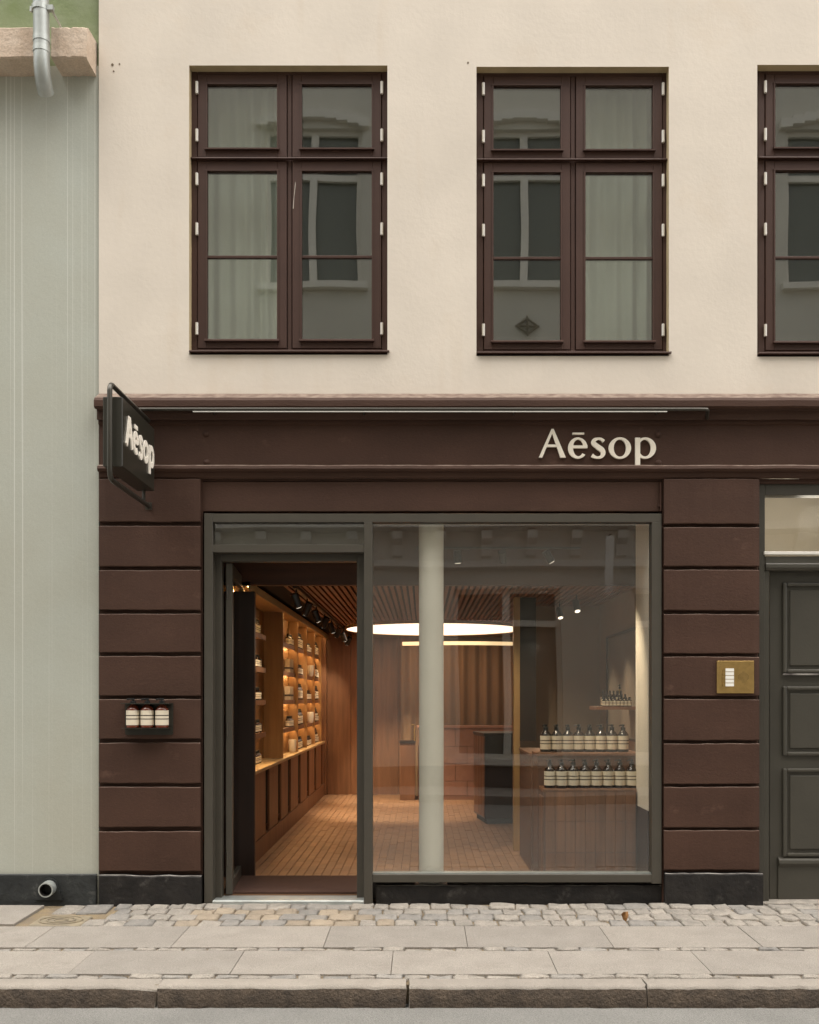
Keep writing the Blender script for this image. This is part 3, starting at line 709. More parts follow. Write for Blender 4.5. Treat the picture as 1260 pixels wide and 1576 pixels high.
mb = MB(); poly_strip(mb, *arc((416, 234), (90, 98), (420, 232), (48, 78), 0.0, 2*PI-0.70)); poly_strip(mb, [(362, 210), (505, 210)], [(362, 235), (505, 235)], .0006)
child(mb.build('letter_e', M_letter), ls_)
mb = MB(); poly_strip(mb, [(367, 92), (475, 92)], [(367, 108), (475, 108)]); child(mb.build('macron', M_letter), ls_)
mb = MB(); sp_ = catmull([(657, 172, 30), (632, 152, 24), (603, 147, 20), (570, 160, 34), (562, 188, 42), (600, 222, 46), (640, 252, 46), (650, 285, 42), (632, 313, 30), (600, 322, 20), (570, 315, 26), (546, 300, 34)], 6)
poly_strip(mb, *ribbon_poly(sp_)); child(mb.build('letter_s', M_letter), ls_)
mb = MB(); poly_strip(mb, *arc((805, 234), (103, 99), (805, 234), (57, 80), 0, 2*PI, 56)); child(mb.build('letter_o', M_letter), ls_)
mb = MB(); poly_strip(mb, [(947, 138), (947, 420)], [(992, 138), (992, 420)], .0006); poly_strip(mb, *arc((1040, 234), (99, 98), (1036, 234), (55, 78), -2.55, 2.55, 50)); child(mb.build('letter_p', M_letter), ls_)

# projecting sign
SX = -1.804; yN, yFa = 5.862-DC, 6.56-DC; zB, zT = 2.795, 3.215
ps = thing('projecting_sign', 'dark projecting box sign with cream name on a bent tube bracket', 'sign', (SX-.06, 0, zB))
child(MB().box(SX-.118, SX, yN, yFa, zB, zT).build('sign_box', M_sign, bevel=0.004), ps)
xc = SX-.062; zu, zl, yp = 3.285, 2.712, yN-.045
bp_ = [(xc+.006, -.052, zu)] + [(xc, yp+.05, zu)] + [(xc, yp+.05-.05*math.sin(a), zu-.05+.05*math.cos(a)) for a in (.5, 1.0, PI/2)] + \
      [(xc, yp+.05-.05*math.cos(a), zl+.05-.05*math.sin(a)) for a in (0, .6, 1.1, PI/2)] + [(xc, -.0, zl)]
child(MB().tube(bp_, 0.0155, 10).build('tube_bracket', M_rail, smooth=True), ps)
for yy in (-.14,):
    child(MB().tube([(xc, yy, zT-.005), (xc, yy, zu)], .010, 8).build('stay', M_rail), ps); child(MB().tube([(xc, yy, zl), (xc, yy, zB+.005)], .012, 8).build('stay', M_rail), ps)
child(MB().box(xc-.022, xc+.022, -.0245, -.019, zl-.025, zl+.025).build('wall_plate', M_rail), ps)
yA, yE = 5.915-DC, 6.525-DC
def tfS(u, v, off): return (SX+off, yA+(u-55)/(1138-55)*(yE-yA), 3.128-(v-57)/265*0.187)
def tubeletter(mb, pts, wd, off): strip_prism(mb, *ribbon_poly([(p[0], p[1], wd) for p in pts]), off*.4, 0.001, tfS)
lt = MB(); W0 = 60
tubeletter(lt, [(78, 318), (180, 64)], W0, .022); tubeletter(lt, [(180, 64), (284, 318)], W0, .0225); tubeletter(lt, [(128, 222), (232, 222)], 34, .0215)
ell = lambda cx, cy, rx, ry, t0, t1, n=26: [(cx+rx*math.cos(t0+(t1-t0)*i/n), cy-ry*math.sin(t0+(t1-t0)*i/n)) for i in range(n+1)]
tubeletter(lt, ell(416, 234, 70, 80, 0, 2*PI-.75), 50, .022); tubeletter(lt, [(350, 226), (484, 226)], 34, .0225)
tubeletter(lt, [(367, 94), (475, 94)], 36, .022)
tubeletter(lt, [(p[0], p[1]) for p in sp_], 50, .022)
tubeletter(lt, ell(805, 234, 80, 80, 0, 2*PI), 52, .022)
tubeletter(lt, [(966, 138), (966, 405)], 54, .0225); tubeletter(lt, ell(1040, 234, 76, 80, -2.6, 2.6), 52, .022)
child(lt.build('lettering', M_letter2), ps)

# light rail along the cornice
lr = thing('light_rail', 'thin dark lamp rail running along the cornice above the name', 'lamp rail', (0, -.15, fz(630, -.15)))
zr = fz(630, -.155)
rp = [(fx(214, -.15), -.155, zr), (fx(1080, -.15), -.155, zr), (fx(1088, -.15), -.15, zr), (fx(1090, -.15), -.135, zr-.004), (fx(1088, -.05), -.045, zr-.03)]
child(MB().tube(rp, 0.0115, 10).build('rail_tube', M_rail, smooth=True), lr)
child(MB().box(fx(297, -.15), fx(1026, -.15), -.158, -.148, zr-.0168, zr-.0125).build('light_strip', M_led), lr)
for px in (330, 560, 790, 1010):
    child(MB().tube([(fx(px, -.15), -.15, zr), (fx(px, -.05), -.05, zr-.004)], .006, 6).build('rail_arm', M_rail), lr)

# intercom
ic = thing('intercom_panel', 'square brass intercom panel with five white name labels beside the house door', 'intercom', (fx(1131), -.02, fz(1042)))
x0, x1, z0, z1 = fx(1103, -.03), fx(1160, -.03), fz(1067, -.03), fz(1017, -.03)
child(MB().box(x0, x1, -.034, -.018, z0, z1).build('plate', M_brass, bevel=.002), ic)
for k in range(5):
    zc = fz(1031.0+k*5.7, -.034)
    child(MB().box(fx(1116, -.034), fx(1129, -.034), -.037, -.034, zc-.0105, zc+.0105).build('name_label', M_paper), ic)
    child(MB().tube([(fx(1113, -.034), -.034, zc), (fx(1113, -.034), -.041, zc)], .008, 10).build('push_button', M_brass), ic)
for px, py in ((1109.5, 1022), (1153.5, 1022), (1110, 1060.5), (1153.5, 1060.5)):
    child(MB().tube([(fx(px, -.034), -.033, fz(py, -.034)), (fx(px, -.034), -.0365, fz(py, -.034))], .0045, 8).build('screw', M_brass), ic)
sg = MB()
for i in range(-4, 5):
    for j in range(-4, 5):
        if i*i+j*j < 18: sg.box(fx(1144, -.034)+i*.0085-.0016, fx(1144, -.034)+i*.0085+.0016, -.0348, -.0335, fz(1042, -.034)+j*.0085-.0016, fz(1042, -.034)+j*.0085+.0016)
o = child(sg.build('speaker_holes', M_hole), ic); o['kind'] = 'stuff'

# bottles
def bottle_parts(h, r, lab=True, pump=True, amber=None, seg=18):
    b = MB(); hb = h*0.77
    prof = [(r*.86, 0), (r, h*.02), (r, hb*.78), (r*.95, hb*.835), (r*.70, hb*.93), (r*.42, hb), (r*.38, hb*1.05)]
    b.lathe(prof, seg=seg)
    bm_ = b.mesh('bottle_body', [amber or M_amber], smooth=True)
    l = MB(); z0, z1 = hb*.13, hb*.765; e = r*1.015
    zs = [z0, z0+(z1-z0)*.38, z0+(z1-z0)*.45, z0+(z1-z0)*.62, z0+(z1-z0)*.69, z1]
    l.lathe([(e, z) for z in zs], seg=seg, mats=[0, 1, 0, 1, 0])
    lm_ = l.mesh('bottle_label', [M_lab, M_labk], smooth=True)
    c = MB(); c.lathe([(r*.42, hb*1.03), (r*.44, hb*1.16), (r*.20, hb*1.18), (r*.16, h*.93), (r*.30, h*.94), (r*.30, h), (r*.1, h*1.0)] if pump else
                      [(r*.45, hb*1.02), (r*.46, h*.98), (r*.40, h)], seg=12)
    if pump: c.tube([(0, 0, h*.965), (-r*.55, -r*.25, h*.968), (-r*.85, -r*.42, h*.945)], r*.12, 6)
    cm_ = c.mesh('bottle_cap', [M_cap], smooth=True)
    return bm_, lm_, cm_
def put_bottle(ms, loc, label, rz=0.0, group=None, name='pump_bottle', cat='bottle', parent=None):
    t_ = thing(name, label, cat, loc, rz, group)
    put('glass_body', ms[0], t_); put('paper_label', ms[1], t_); put('pump_cap', ms[2], t_)
    return t_
# bracket with three bottles on the left pilaster
br = thing('bottle_bracket', 'dark metal wall bracket with folded lip on the brown left pilaster', 'bracket', (fx(227), -.02, fz(1132)))
x0, x1 = fx(192, -.03), fx(266, -.03); zt2, zb6 = fz(1082, -.03), fz(1131, -.03)
pb = MB(); pb.prism([(x0, zt2), (x0, zb6+.012), (x0+.004, zb6+.004), (x0+.012, zb6), (x1-.012, zb6), (x1-.004, zb6+.004), (x1, zb6+.012), (x1, zt2)], -.026, -.0195)
child(pb.build('back_plate', M_sign), br)
child(MB().box(x0, x1-.006, -.13, -.0265, zt2-.006, zt2).build('top_lip', M_sign), br)
child(MB().box(x0+.004, x1-.01, -.125, -.0265, zb6+.045, zb6+.049).build('rest_bar', M_sign), br)
mA = bottle_parts(0.202, 0.0445, amber=M_amber2)
BN = ['leftmost', 'middle', 'rightmost']
for k, px in enumerate((204.5, 226.5, 249)):
    put_bottle(mA, (fx(px, -.08), -.078, zb6+.049), BN[k]+' amber pump bottle of three in the wall bracket', group='bottles in the wall bracket')

# ------------------------------------------------------------------ shop interior: shell
FZ = 0.035; CE = 2.31; XL, XRr, YF = -1.63, 1.745, 7.28
fl = MB().box(XL, XRr, 0.165, YF, -0.05, FZ-0.006); shop_floor = fl.build('shop_floor', M_grout, kind='structure')
bw, bl = 0.068, 0.215
bmesh_b = MB().box(-bw/2+.002, bw/2-.002, -bl/2+.002, bl/2-.002, -.02, 0).mesh('floor_brick', [M_brick], bevel=.0015)
cells = []
ix = 0; x = -1.36
while x < XRr-.02:
    yy = 0.84+(0.5*bl if ix % 2 else 0)-bl
    while yy < YF-.02:
        if yy > 0.80: cells.append((yy, x))
        yy += bl
    x += bw; ix += 1
vis = [(yy, x) for (yy, x) in cells if yy < 2.6 and -1.30 < x < 0.95]
vis = sorted(vis)[:300]; vs_ = set(vis)
for (yy, x) in vis: put('brick', bmesh_b, shop_floor, (x, yy, FZ+random.uniform(-.0012, .0012)), (random.uniform(-.004, .004), random.uniform(-.004, .004), 0))
rest = MB()
for (yy, x) in cells:
    if (yy, x) in vs_: continue
    j = random.uniform(-.0012, .0012)
    rest.box(x-bw/2+.002, x+bw/2-.002, yy-bl/2+.002, yy+bl/2-.002, FZ-.02, FZ+j)
o = rest.build('brick_field', M_brick, shop_floor); o['kind'] = 'stuff'
MB().box(fx(340, .17), fx(560, .17), 0.172, 0.80, FZ-.004, FZ+.010).build('door_mat', M_mat, label='dark brown coir mat just inside the open shop door', category='door mat', bevel=.003)

sw = MB()
sw.quad([(XL, .16, 0), (XL, YF, 0), (XL, YF, 2.8), (XL, .16, 2.8)]); sw.quad([(XRr, .16, 0), (XRr, 2.95, 0), (XRr, 2.95, 2.8), (XRr, .16, 2.8)])
sw.quad([(XRr, 2.95, 0), (XRr, YF, 0), (XRr, YF, 2.8), (XRr, 2.95, 2.8)]); sw.quad([(XL, YF, 0), (XRr, YF, 0), (XRr, YF, 2.8), (XL, YF, 2.8)])
sw.box(0.95, XRr, 2.95, 3.02, FZ, CE)
shop_wall = sw.build('shop_wall', M_tan, kind='structure', fixn=False)
ce = MB(); ce.quad([(XL, .92, CE+.07), (XRr, .92, CE+.07), (XRr, YF, CE+.07), (XL, YF, CE+.07)])
ceiling = ce.build('ceiling', M_void, kind='structure', fixn=False)
put('front_soffit', MB().box(XL, XRr, .09, .92, 2.74, 2.80).mesh('front_soffit', [M_plaster]), ceiling)
put('bulkhead', MB().box(XL, XRr, .86, .92, CE-.035, 2.74).mesh('bulkhead', [mat('bulkhead_wood', (0.085, 0.036, 0.02), 0.5, var=0.3, vscale=7, stretch=(.3, 2, 3))]), ceiling)
put('slat_shade_board', MB().box(-1.329, -1.13, .92, 7.20, CE+.02, CE+.05).mesh('slat_shade_board', [M_void]), ceiling)  # black board painted in as the shade on the outermost slats
put('ceiling_rim', MB().box(XL, XRr, 7.20, 7.28, CE-.04, CE+.06).mesh('ceiling_rim', [M_oak]), ceiling)
slm = MB().box(-.0155, .0155, .92, 7.20, 0, .06).mesh('slat', [M_slat])
x = -1.11
while x < XRr-.02: put('slat', slm, ceiling, (x, 0, CE)); x += 0.0505
# window side reveals
cxp_ = fx(663.5, .20)
rv = MB(); rv.box(fx(1003, .12)-.03, fx(1003, .12)+.16, .10, .50, 0.62, 2.74); 
rv.build('window_reveal', M_plaster, label='pale plastered reveal at the right end of the display window', category='wall')
MB().box(fx(1003, .12)-.035, fx(1003, .12)+.16, .10, .50, FZ, 0.62).build('reveal_base', M_darkwood, label='dark low boarding under the pale reveal by the display window', category='boarding')
MB().box(fx(573, .12), cxp_-.11, .105, .16, FZ-.03, fz(1352, .1)).box(cxp_+.11, fx(1003, .12), .105, .16, FZ-.03, fz(1352, .1)).build('display_sill', M_darkwood, label='low dark timber sill behind the display window', category='sill')
# column
cy_ = 0.20; cxp = fx(663.5, cy_); cr = 0.0870
co = thing('column', 'pale round iron column standing behind the display window', 'column', (cxp, cy_, FZ))
cm = MB(); cm.lathe([(cr, .0), (cr, 2.70), (cr, 2.705)], seg=40); cm.build('shaft', M_column, co, smooth=True)
MB().lathe([(cr*1.02, 2.66), (cr*1.14, 2.68), (cr*1.14, 2.705)], seg=40).build('capital', M_column, co, smooth=True)

# luminous ceiling disc
ry = 12.44-DC
rl = thing('ceiling_light', 'large glowing round light panel in the slatted shop ceiling', 'ceiling light', (0.15, ry, CE-.03))
MB().lathe([(1.115, 0), (1.115, .012)], seg=64).build('diffuser', M_ring, rl)
rg = MB(); n = 64; prof = [(1.12, -.006), (1.14, -.006), (1.14, .03), (1.12, .03)]
for i in range(n):
    a = 2*PI*i/n
    for (r, z) in prof: rg.v.append((r*math.cos(a), r*math.sin(a), z))
for i in range(n):
    for q in range(4): rg.face((i*4+q, i*4+(q+1) % 4, ((i+1) % n)*4+(q+1) % 4, ((i+1) % n)*4+q))
rg.build('rim', M_bronze, rl)

# spot rails
def spot_head(parent, p, aim, energy, col=(1, .83, .60), size=1.0, drop=.05, spot=True):
    ax = (Vector(aim)-Vector(p)).normalized(); P = Vector(p)
    mb = MB(); mb.tube([P-ax*.06*size, P+ax*.055*size], .034*size, 14)
    hdv = child(mb.build('spot_head', M_cap, smooth=True), parent)
    child3(MB().tube([P+ax*.0555*size, P+ax*.058*size], .026*size, 14).build('lens', M_lens), hdv, parent)
    child3(MB().tube([P, P+Vector((0, 0, drop))], .007, 6).build('stem', M_cap), hdv, parent)
    if spot:
        l = bpy.data.lights.new('spot', 'SPOT'); l.energy = energy; l.color = col; l.spot_size = math.radians(64); l.spot_blend = .8; l.shadow_soft_size = .03
        lo = bpy.data.objects.new('spot', l); C.objects.link(lo); lo.location = P+ax*.075*size; lo.rotation_euler = ax.to_track_quat('-Z', 'Y').to_euler()
def child3(o, p, top): o.parent = p; o.matrix_parent_inverse = (top.matrix_basis @ p.matrix_parent_inverse).inverted(); return o
tl = thing('spot_track', 'long black track of eight spotlights under the slat ceiling along the shelves', 'spot track', (-1.0, 4, CE))
child(MB().box(-1.035, -1.0, 1.1, 7.1, CE-.03, CE-.001).build('track', M_cap), tl)
for k, D in enumerate((7.87, 8.6, 9.35, 10.15, 10.9, 11.7, 12.55, 13.4)):
    yy = D-DC; spot_head(tl, (-1.018, yy, CE-.12), (-1.45, yy+.35, 1.3) if k % 2 else (-.25, yy+.8, 0), 12 if k % 2 else (22 if k < 4 else 120), drop=.10)
yt = 0.42; zt3 = fz(843, yt)
t2 = thing('spot_track', 'short black track with three spotlights hanging just behind the display glass', 'spot track', (.8, yt, zt3))
child(MB().box(fx(640, yt), fx(893, yt), yt-.008, yt+.008, zt3-.008, zt3+.008).build('track', M_cap), t2)
for px, ax_ in ((704, .05), (773, .18), (844, .62)):
    P = (fx(px, yt), yt, fz(857, yt)); spot_head(t2, P, (P[0]+ax_, P[1]+(.9 if px == 773 else .2), P[2]-1), 34, drop=zt3-P[2], size=.80)
t3 = thing('spot_track', 'pair of black spotlights under the slats at the right of the shop', 'spot track', (1.5, 1.3, CE))
yq = 1.9
for px, py in ((887, 913), (861, 937)):
    yy = yq if px == 887 else 2.6
    P = (fx(px, yy), yy, CE-.10); spot_head(t3, P, (P[0]+.12, P[1]-.5, P[2]-1), 40, drop=.10, size=.9)

# shelving unit along the left wall
su = thing('shelving_unit', 'oak wall shelving with lit shelves, tall fins and slatted base cabinet', 'shelving', (-1.5, 4, FZ))
def part(mb, name, m_, parent=su, **kw): return child(mb.build(name, m_, **kw), parent)
YS, YE = 0.86, 7.22
part(MB().box(-1.63, -1.605, YS, 3.17, .80, 2.27), 'back_panel', M_oak); part(MB().box(-1.60, -1.52, 3.186, YE, .80, 2.27), 'back_panel', M_oak)
part(MB().box(-1.63, -1.286, .80, .85, FZ, 2.22), 'end_panel', M_darkwood, bevel=.003)
part(MB().box(-1.60, -1.345, YS, YE, 2.27, 2.30).box(-1.345, -1.33, YS, YE, 2.238, 2.301), 'soffit', M_oakl)
part(MB().box(-1.625, -1.375, YS, YE, .77, .80), 'counter_top', M_oakl, bevel=.003)
part(MB().box(-1.60, -1.385, YS, YE, FZ, .20), 'plinth', M_wood)
part(MB().box(-1.60, -1.50, YS, YE, .20, .77), 'cabinet_carcass', M_void)
FIN = [3.17, 4.39, 5.25, 6.13, 6.94]
for yv in FIN: part(MB().box(-1.603 if yv < 3.5 else -1.519, -1.405 if yv < 3.5 else -1.412, yv-.014, yv+.014, .80, 2.27), 'fin', M_oak)
part(MB().box(-1.605, -1.36, 7.10, 7.20, FZ, 2.27), 'end_board', M_wood)
gaps = [1.33]+[D-DC for D in (8.76, 9.51, 10.2, 11.03, 11.87, 12.67, 13.5)]
prev = YS
for g in gaps+[7.16]:
    part(MB().box(-1.412, -1.392, prev, g-.11, .205, .768), 'cabinet_door', M_wood, bevel=.003); prev = g+.11
SH = [.80, 1.085, 1.385, 1.685, 1.99]
bays = [YS]+FIN+[7.10]
for bi in range(len(bays)-1):
    a, b = bays[bi]+.016, bays[bi+1]-.016
    for zi, zz in enumerate(SH):
        xb_ = -1.603 if bi == 0 else -1.518; xf_ = -1.475 if bi == 0 else -1.446; be = 2.52 if bi == 0 else b
        zt4 = (SH[zi+1]-.035 if zi < 4 else 2.27)
        if zi > 0:
            sh_ = MB(); sh_.box(xb_, xf_-.008, a, be, zz-.028, zz); sh_.box(xf_-.008, xf_, a, be, zz-.045, zz+.001)
            part(sh_, 'shelf', M_wood)
        if zi == 4: xf_ = -1.336
        part(MB().box(xf_-.022, xf_-.012, a+.02, be-.02, zt4-.002, zt4+.0065 if zi < 4 else zt4-.0005), 'light_strip', M_shelf_led)
BV = {'tall': bottle_parts(.19, .031, seg=10), 'squat': bottle_parts(.12, .034, pump=False, seg=10), 'small': bottle_parts(.145, .026, pump=False, seg=10)}
BAY = ['bay nearest the door', 'second bay from the door', 'third bay from the door', 'fourth bay from the door', 'fifth bay from the door', 'farthest bay']
SHN = ['counter', 'lowest raised shelf', 'second raised shelf', 'third raised shelf', 'top shelf']
WHT = mat('white_ceramic', (.72, .68, .60), .35)
BOXM = mat('kraft_carton', (.42, .33, .22), .7)
WH = ['nearest', 'middle', 'farther', 'farthest']
for bi in range(6):
    a, b = bays[bi]+.05, bays[bi+1]-.05
    if bi == 0: a = 1.9
    for zi, zz in enumerate(SH):
        rr = random.Random(bi*10+zi+3)
        kind = rr.choice(['tall', 'squat', 'small', 'tall', 'squat'])
        if bi == 1: kind = 'carton' if zi in (2, 3) else ('squat' if zi in (1, 4) else 'ceramic')
        if bi == 3 and zi in (1, 3): kind = 'ceramic'
        if kind == 'tall' and zi == 4 and False: kind = 'squat'
        if kind in BV:
            nn = 5 if bi > 1 else 4; ptch = .072
            y0_ = 2.42-ptch*(nn-1) if bi == 0 else b-.05-ptch*(nn-1)
            for q in range(nn):
                wd = {'tall': 'pump', 'squat': 'squat', 'small': 'slim'}[kind]
                put_bottle(BV[kind], (-1.535 if bi == 0 else -1.482, y0_+q*ptch+ (0.10 if bi else 0)*0, zz), '%s amber %s bottle, %s of %s' % (ORD[q], wd, SHN[zi], BAY[bi]), rr.uniform(-.5, .5), group='bottles on the lit wall shelves', name='shelf_bottle')
        elif kind == 'carton':
            for q in range(4):
                cb = MB(); cb.box(-.03, .03, -.024, .024, 0, .15); cb.box(-.0305, .0305, -.0245, .0245, .04, .06, 1)
                o = put('carton', cb.mesh('carton', [BOXM, M_labk], bevel=0), None, (-1.478, b-.32+q*.075, zz), label='%s brown carton in its row, %s of the %s' % (ORD[q], SHN[zi], BAY[bi]), category='carton', group='cartons on the lit wall shelves')
        else:
            vb = MB(); vb.lathe([(.030, 0), (.040, .02), (.046, .09), (.046, .14), (.040, .142), (.038, .12)], seg=20)
            o = vb.build('ceramic_beaker', WHT, smooth=True, label='white ceramic beaker on the %s of the %s' % (SHN[zi], BAY[bi]), category='beaker'); o.location = (-1.535 if bi == 0 else -1.45, 2.4 if bi == 0 else b-.16, zz)

# far wall: timber panels, doorway, curtain, tiled counter
tpw = thing('timber_wall', 'walnut panelled rear wall at the end of the shop', 'wall', (-.8, YF-.03, FZ))
pxs = [-1.36, -1.02, -.68, -.34, -.02]
for a, b in zip(pxs[:-1], pxs[1:]): child(MB().box(a+.002, b-.002, YF-.06, YF-.005, FZ, 2.27).build('timber_panel', M_wood), tpw)
curtain(-.30, 1.30, FZ, 2.16, 7.05, 'tall brown curtain glowing behind the tiled counter', M_curtain, .045, 9)
cv = MB(); n = 30
for i in range(n+1):
    u = i/n; x = -.28+1.60*u; yy = 6.86-.16*math.sin(u*PI)
    cv.v += [(x, yy, 2.135), (x, yy, 2.185), (x, yy+.03, 2.185), (x, yy+.03, 2.135)]
for i in range(n):
    for q in range(4): cv.face((i*4+q, i*4+(q+1) % 4, i*4+4+(q+1) % 4, i*4+4+q))
cv.face((0, 1, 2, 3)); cv.face((n*4, n*4+3, n*4+2, n*4+1))
cvt = thing('ring_reflection_line', 'thin curved glowing line added as reflection of the ceiling light above the brown curtain', 'reflection', (.5, 6.8, 2.13))  # glowing strip added to imitate the round ceiling light mirrored at the back
child(cv.build('diffuser', M_ringline), cvt)
tc = thing('tiled_counter', 'waist high counter clad in pink stone tiles at the back of the shop', 'counter', (.6, 6.7, FZ))
child(MB().box(-.06, 1.50, 6.50, 6.85, FZ, 1.0).build('core', M_grout), tc)
child(MB().box(-.08, 1.52, 6.475, 6.87, 1.0, 1.03).build('counter_top', M_pink), tc)
zrow = [FZ+.05, .285, .52, .755, .995]
for r_ in range(4):
    x = -.06-(.16 if r_ % 2 else 0)
    while x < 1.5:
        xa, xb = max(x+.004, -.056), min(x+.328, 1.496)
        if xb-xa > .03: child(MB().box(xa, xb, 6.485, 6.50, zrow[r_]+.004, zrow[r_+1]-.004).build('tile', M_pink, bevel=.002), tc)
        x += .332
child(MB().box(-.058, 1.5, 6.478, 6.50, FZ, FZ+.046).build('skirting', M_pink), tc)
wc = thing('wash_stand', 'narrow timber wash stand left of the tiled counter', 'wash stand', (-.2, 6.6, FZ))
child(MB().box(-.30, -.10, 6.42, 6.75, FZ, .80).build('cabinet', M_wood, bevel=.004), wc)
child(MB().box(-.31, -.095, 6.41, 6.76, .80, .83).build('basin_top', M_darkwood), wc)
child(MB().tube([(-.105, 6.5, .83), (-.105, 6.5, 1.02), (-.11, 6.5, 1.04), (-.15, 6.48, 1.04)], .012, 8).build('tap', M_brass, smooth=True), wc)
# dark cash desk
cd = thing('cash_desk', 'dark timber cash desk standing in the middle of the shop', 'desk', (fx(746, 3.9), 3.9, FZ), math.radians(8))
MB().box(.0, .9, 0.0, .62, .06, .96).build('desk_body', M_darkwood, cd, bevel=.004)
MB().box(-.01, .92, -.012, .64, .96, .99).build('desk_top', M_darkwood, cd, bevel=.003)
MB().box(.03, .88, .03, .60, 0, .06).build('toe_base', M_void, cd)
for k in range(4): MB().box(-.006, 0, .02+k*.15, .155+k*.15, .08, .95).build('side_board', M_wood, cd)
# partition post and nook
pp = thing('partition_post', 'slim bronze edged timber partition post reaching the ceiling', 'partition', (.845, 2.1, FZ))
child(MB().box(.815, .872, 2.05, 2.14, FZ, CE-.002).build('post', M_bronze, bevel=.002), pp)
child(MB().box(.874, 1.02, 2.10, 2.145, 1.02, CE-.002).build('dark_panel', M_darkwood), pp)
# display steps with bottles
X0d = fx(837, .44)
du = thing('display_stand', 'stepped walnut display stand behind the window with two bottle rows', 'display stand', (1.2, .8, FZ))
yl, yu = .52, .86
zl_, zu_ = fz(1212.5, yl), fz(1157, yu)
RX = fx(1003, .12)-.038
def stepblk(xa, xb, ya, yb, z1_, nm):
    child(MB().box(xa, xb, ya, yb, FZ, z1_-.022).build(nm, M_stand), du)
    child(MB().box(xa-.008, xb, ya-.008, yb, z1_-.0215, z1_).build('step_top', M_wood, bevel=.002), du)
stepblk(X0d, RX, .44, .70, zl_, 'lower_step'); stepblk(fx(826, .75), RX+.1, .70, 1.02, zu_, 'upper_step')
stepblk(fx(815, 1.1), XRr-.01, 1.02, 1.9, zu_-.02, 'rear_cabinet')
nx = 9; pw = (RX-X0d-.02)/nx
for k in range(nx):
    for j_ in range(3):
        child(MB().box(X0d+.012+k*pw, X0d+.012+(k+1)*pw-.0025, .432, .4395, FZ+.02+j_*.225, FZ+.02+(j_+1)*.225-.003).build('front_tile', M_wood), du)
for k in range(5): child(MB().box(X0d-.012, X0d-.0005, .46+k*.045, .46+k*.045+.02, FZ+.05, zl_-.06).build('side_slat', M_wood), du)
mD = bottle_parts(.212, .0425, seg=22)
for k in range(8):
    put_bottle(mD, (fx(846.0+k*17.95, yl), yl+random.uniform(-.003, .003), zl_), '%s amber pump bottle from the left on the lower display step' % ORD[k], random.uniform(-.3, .5), 'bottles on the lower display step')
    put_bottle(mD, (fx(839.5+k*17.0, yu), yu+random.uniform(-.003, .003), zu_), '%s amber pump bottle from the left on the upper display step' % ORD[k], random.uniform(-.3, .5), 'bottles on the upper display step')
# small wall shelf with tiny bottles
ys_ = 1.35
ws = MB().box(fx(912, ys_), XRr-.01, ys_-.12, ys_+.16, fz(1092, ys_), fz(1087, ys_)).build('wall_shelf', M_wood, label='small timber shelf on the right wall crowded with tiny bottles', category='shelf')
mS = [bottle_parts(hh, rr_, pump=False, seg=10) for hh, rr_ in ((.075, .016), (.10, .018), (.13, .017))]
mG = bottle_parts(.18, .018, pump=True, seg=10, amber=M_brass)
for k in range(22):
    col_, row_ = k % 8, k//8
    mm = mS[min(2, row_)] if random.random() < .75 else random.choice(mS)
    put_bottle(mm, (fx(926+col_*5.6+row_*2, ys_), ys_-.09+row_*.085, fz(1087, ys_)), 'tiny amber bottle in the cluster on the small wall shelf', random.uniform(0, 6), 'tiny bottles on the wall shelf', 'tiny_bottle')
put_bottle(mG, (fx(957, ys_), ys_+.1, fz(1087, ys_)), 'tall pale gold bottle rising behind the tiny bottles on the wall shelf', 0, None, 'gold_bottle')
mf = thing('wall_mirror', 'thin dark framed panel on the right wall behind the display', 'mirror', (XRr, 1.6, 1.3))
zA, zB7 = 1.05, 1.98
for (ya, yb, za, zb8) in ((1.0, 2.45, zA, zA+.02), (1.0, 2.45, zB7-.02, zB7), (1.0, 1.02, zA+.02, zB7-.02), (2.43, 2.45, zA+.02, zB7-.02)):
    child(MB().box(XRr-.03, XRr-.001, ya, yb, za, zb8).build('frame_bar', M_darkwood), mf)
child(MB().box(XRr-.015, XRr-.001, 1.02, 2.43, zA+.02, zB7-.02).build('panel', mat('mirror_panel', (.20, .16, .125), .35)), mf)

# ------------------------------------------------------------------ building across the street (seen in the glass)
OW = 9.0
ob = thing('opposite_building', 'pale rendered building across the street mirrored in the shop and upper window glass', 'building', (0, -OW-.1, 0))
SC = (DC+OW)/F
ox = lambda p: (p-VX)*SC
oz = lambda p: H-(p-VY)*SC
YO = -OW
oh = []; up = []
for cxm in (479.5-330, 479.5, 809, 1290, 1620): up.append((ox(cxm-75), ox(cxm+75), oz(432), oz(190)))
for xa in (-5.6, -3.05, .52, 3.4, 6.0): oh.append((xa, xa+1.73, .43, 3.18))
ow_ = MB(); wall_holes(ow_, -13, 13, -.2, 12.4, up+oh, YO, -.25)
child(ow_.build('street_wall', M_opp, fixn=False), ob)
child(MB().box(-13, 13, YO-4, YO-.26, -.2, 12.4).build('building_core', M_room), ob)
oc = MB(); oc.extr([(YO, oz(800)), (YO+.32, oz(803)), (YO+.34, oz(815)), (YO+.12, oz(820)), (YO+.06, oz(862)), (YO+.10, oz(872)), (YO, oz(876))], -13, 13, 'x')
child(oc.build('cornice', M_opptrim), ob)
for k in range(-9, 12):
    xk = ox(748)+k*.72
    child(MB().extr([(YO+.05, oz(820)), (YO+.28, oz(820)), (YO+.26, oz(832)), (YO+.14, oz(840)), (YO+.12, oz(856)), (YO+.05, oz(860))], xk-.08, xk+.08, 'x').build('corbel', M_opptrim), ob)
child(MB().box(-13, 13, YO, YO+.05, -.2, .30).build('plinth', mat('opp_plinth', (.12, .11, .10), .8)), ob)
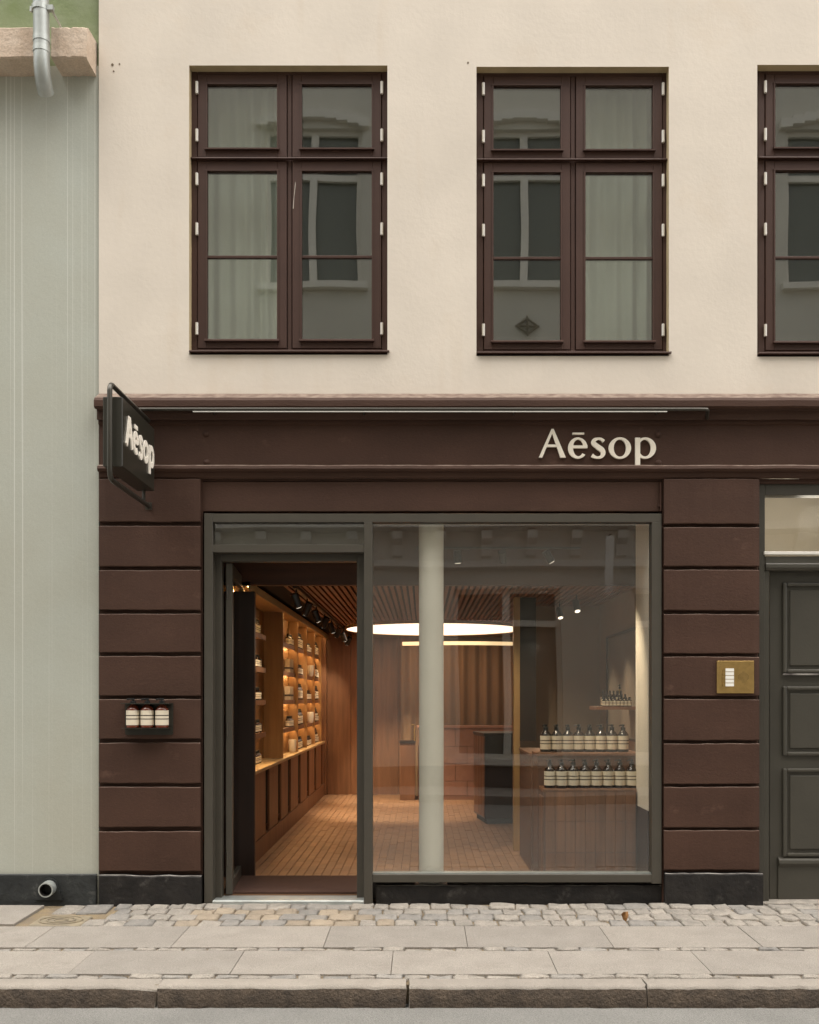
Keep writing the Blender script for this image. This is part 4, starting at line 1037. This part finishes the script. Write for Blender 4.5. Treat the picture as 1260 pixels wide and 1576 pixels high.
for (a, b, c, d) in oh+up:
    isup = c > 5
    fr = MB(); yy = YO-.10; t_ = .07; mid = (a+b)/2; zt5 = d-(d-c)*.30 if isup else d-.55
    fr.box(a, a+t_, yy-.06, yy, c, d); fr.box(b-t_, b, yy-.06, yy, c, d); fr.box(a+t_, b-t_, yy-.06, yy-.001, d-t_, d); fr.box(a+t_, b-t_, yy-.06, yy-.001, c, c+t_)
    fr.box(mid-.06, mid+.06, yy-.06, yy+.01, c+t_, d-t_); fr.box(a+t_, mid-.06, yy-.06, yy+.008, zt5-.05, zt5+.05); fr.box(mid+.06, b-t_, yy-.06, yy+.008, zt5-.05, zt5+.05)
    wo = child(fr.build('window', M_opptrim), ob)
    child(MB().box(a, b, yy-.10, yy-.07, c, d).build('window_glass', M_oppglass), ob)
    child(MB().box(a-.10, b+.10, YO, YO+.12, c-.10, c).build('window_sill', M_opptrim), ob)
    if isup:
        hd_ = MB(); n = 10
        for i in range(n):
            u0, u1 = i/n, (i+1)/n
            h0, h1 = .16*math.sin(u0*PI), .16*math.sin(u1*PI)
            hd_.extr([(YO+.003, d-.02+min(h0, h1)), (YO+.11, d-.02+min(h0, h1)), (YO+.11, d+.12+min(h0, h1)), (YO+.003, d+.12+min(h0, h1))], a-.12+(b-a+.24)*u0, a-.12+(b-a+.24)*u1, 'x')
        child(hd_.build('window_hood', M_opptrim), ob)
pv2 = MB().box(-14, 14, -OW, -7.6, -.40, -.03).build('far_pavement', M_slab, kind='structure')

# iron wall anchor and hanging banner on the opposite front
wa = MB(); xa, za = ox(812), oz(497)
for (dx, dz) in ((.17, .12), (-.17, .12), (.17, -.12), (-.17, -.12)): wa.tube([(xa+dx, YO+.04, za), (xa, YO+.04, za+dz)], .018, 6)
wa.tube([(xa-.2, YO+.04, za), (xa+.2, YO+.04, za)], .016, 6); wa.tube([(xa, YO+.04, za-.16), (xa, YO+.04, za+.16)], .016, 6)
child(wa.build('wall_anchor', M_iron), ob)
child(MB().box(ox(926), ox(938), YO+.42, YO+.44, oz(918), oz(832)).build('banner', M_paper), ob)
child(MB().tube([(ox(932), YO, oz(830)), (ox(932), YO+.46, oz(830))], .012, 6).build('banner_arm', M_rail), ob)
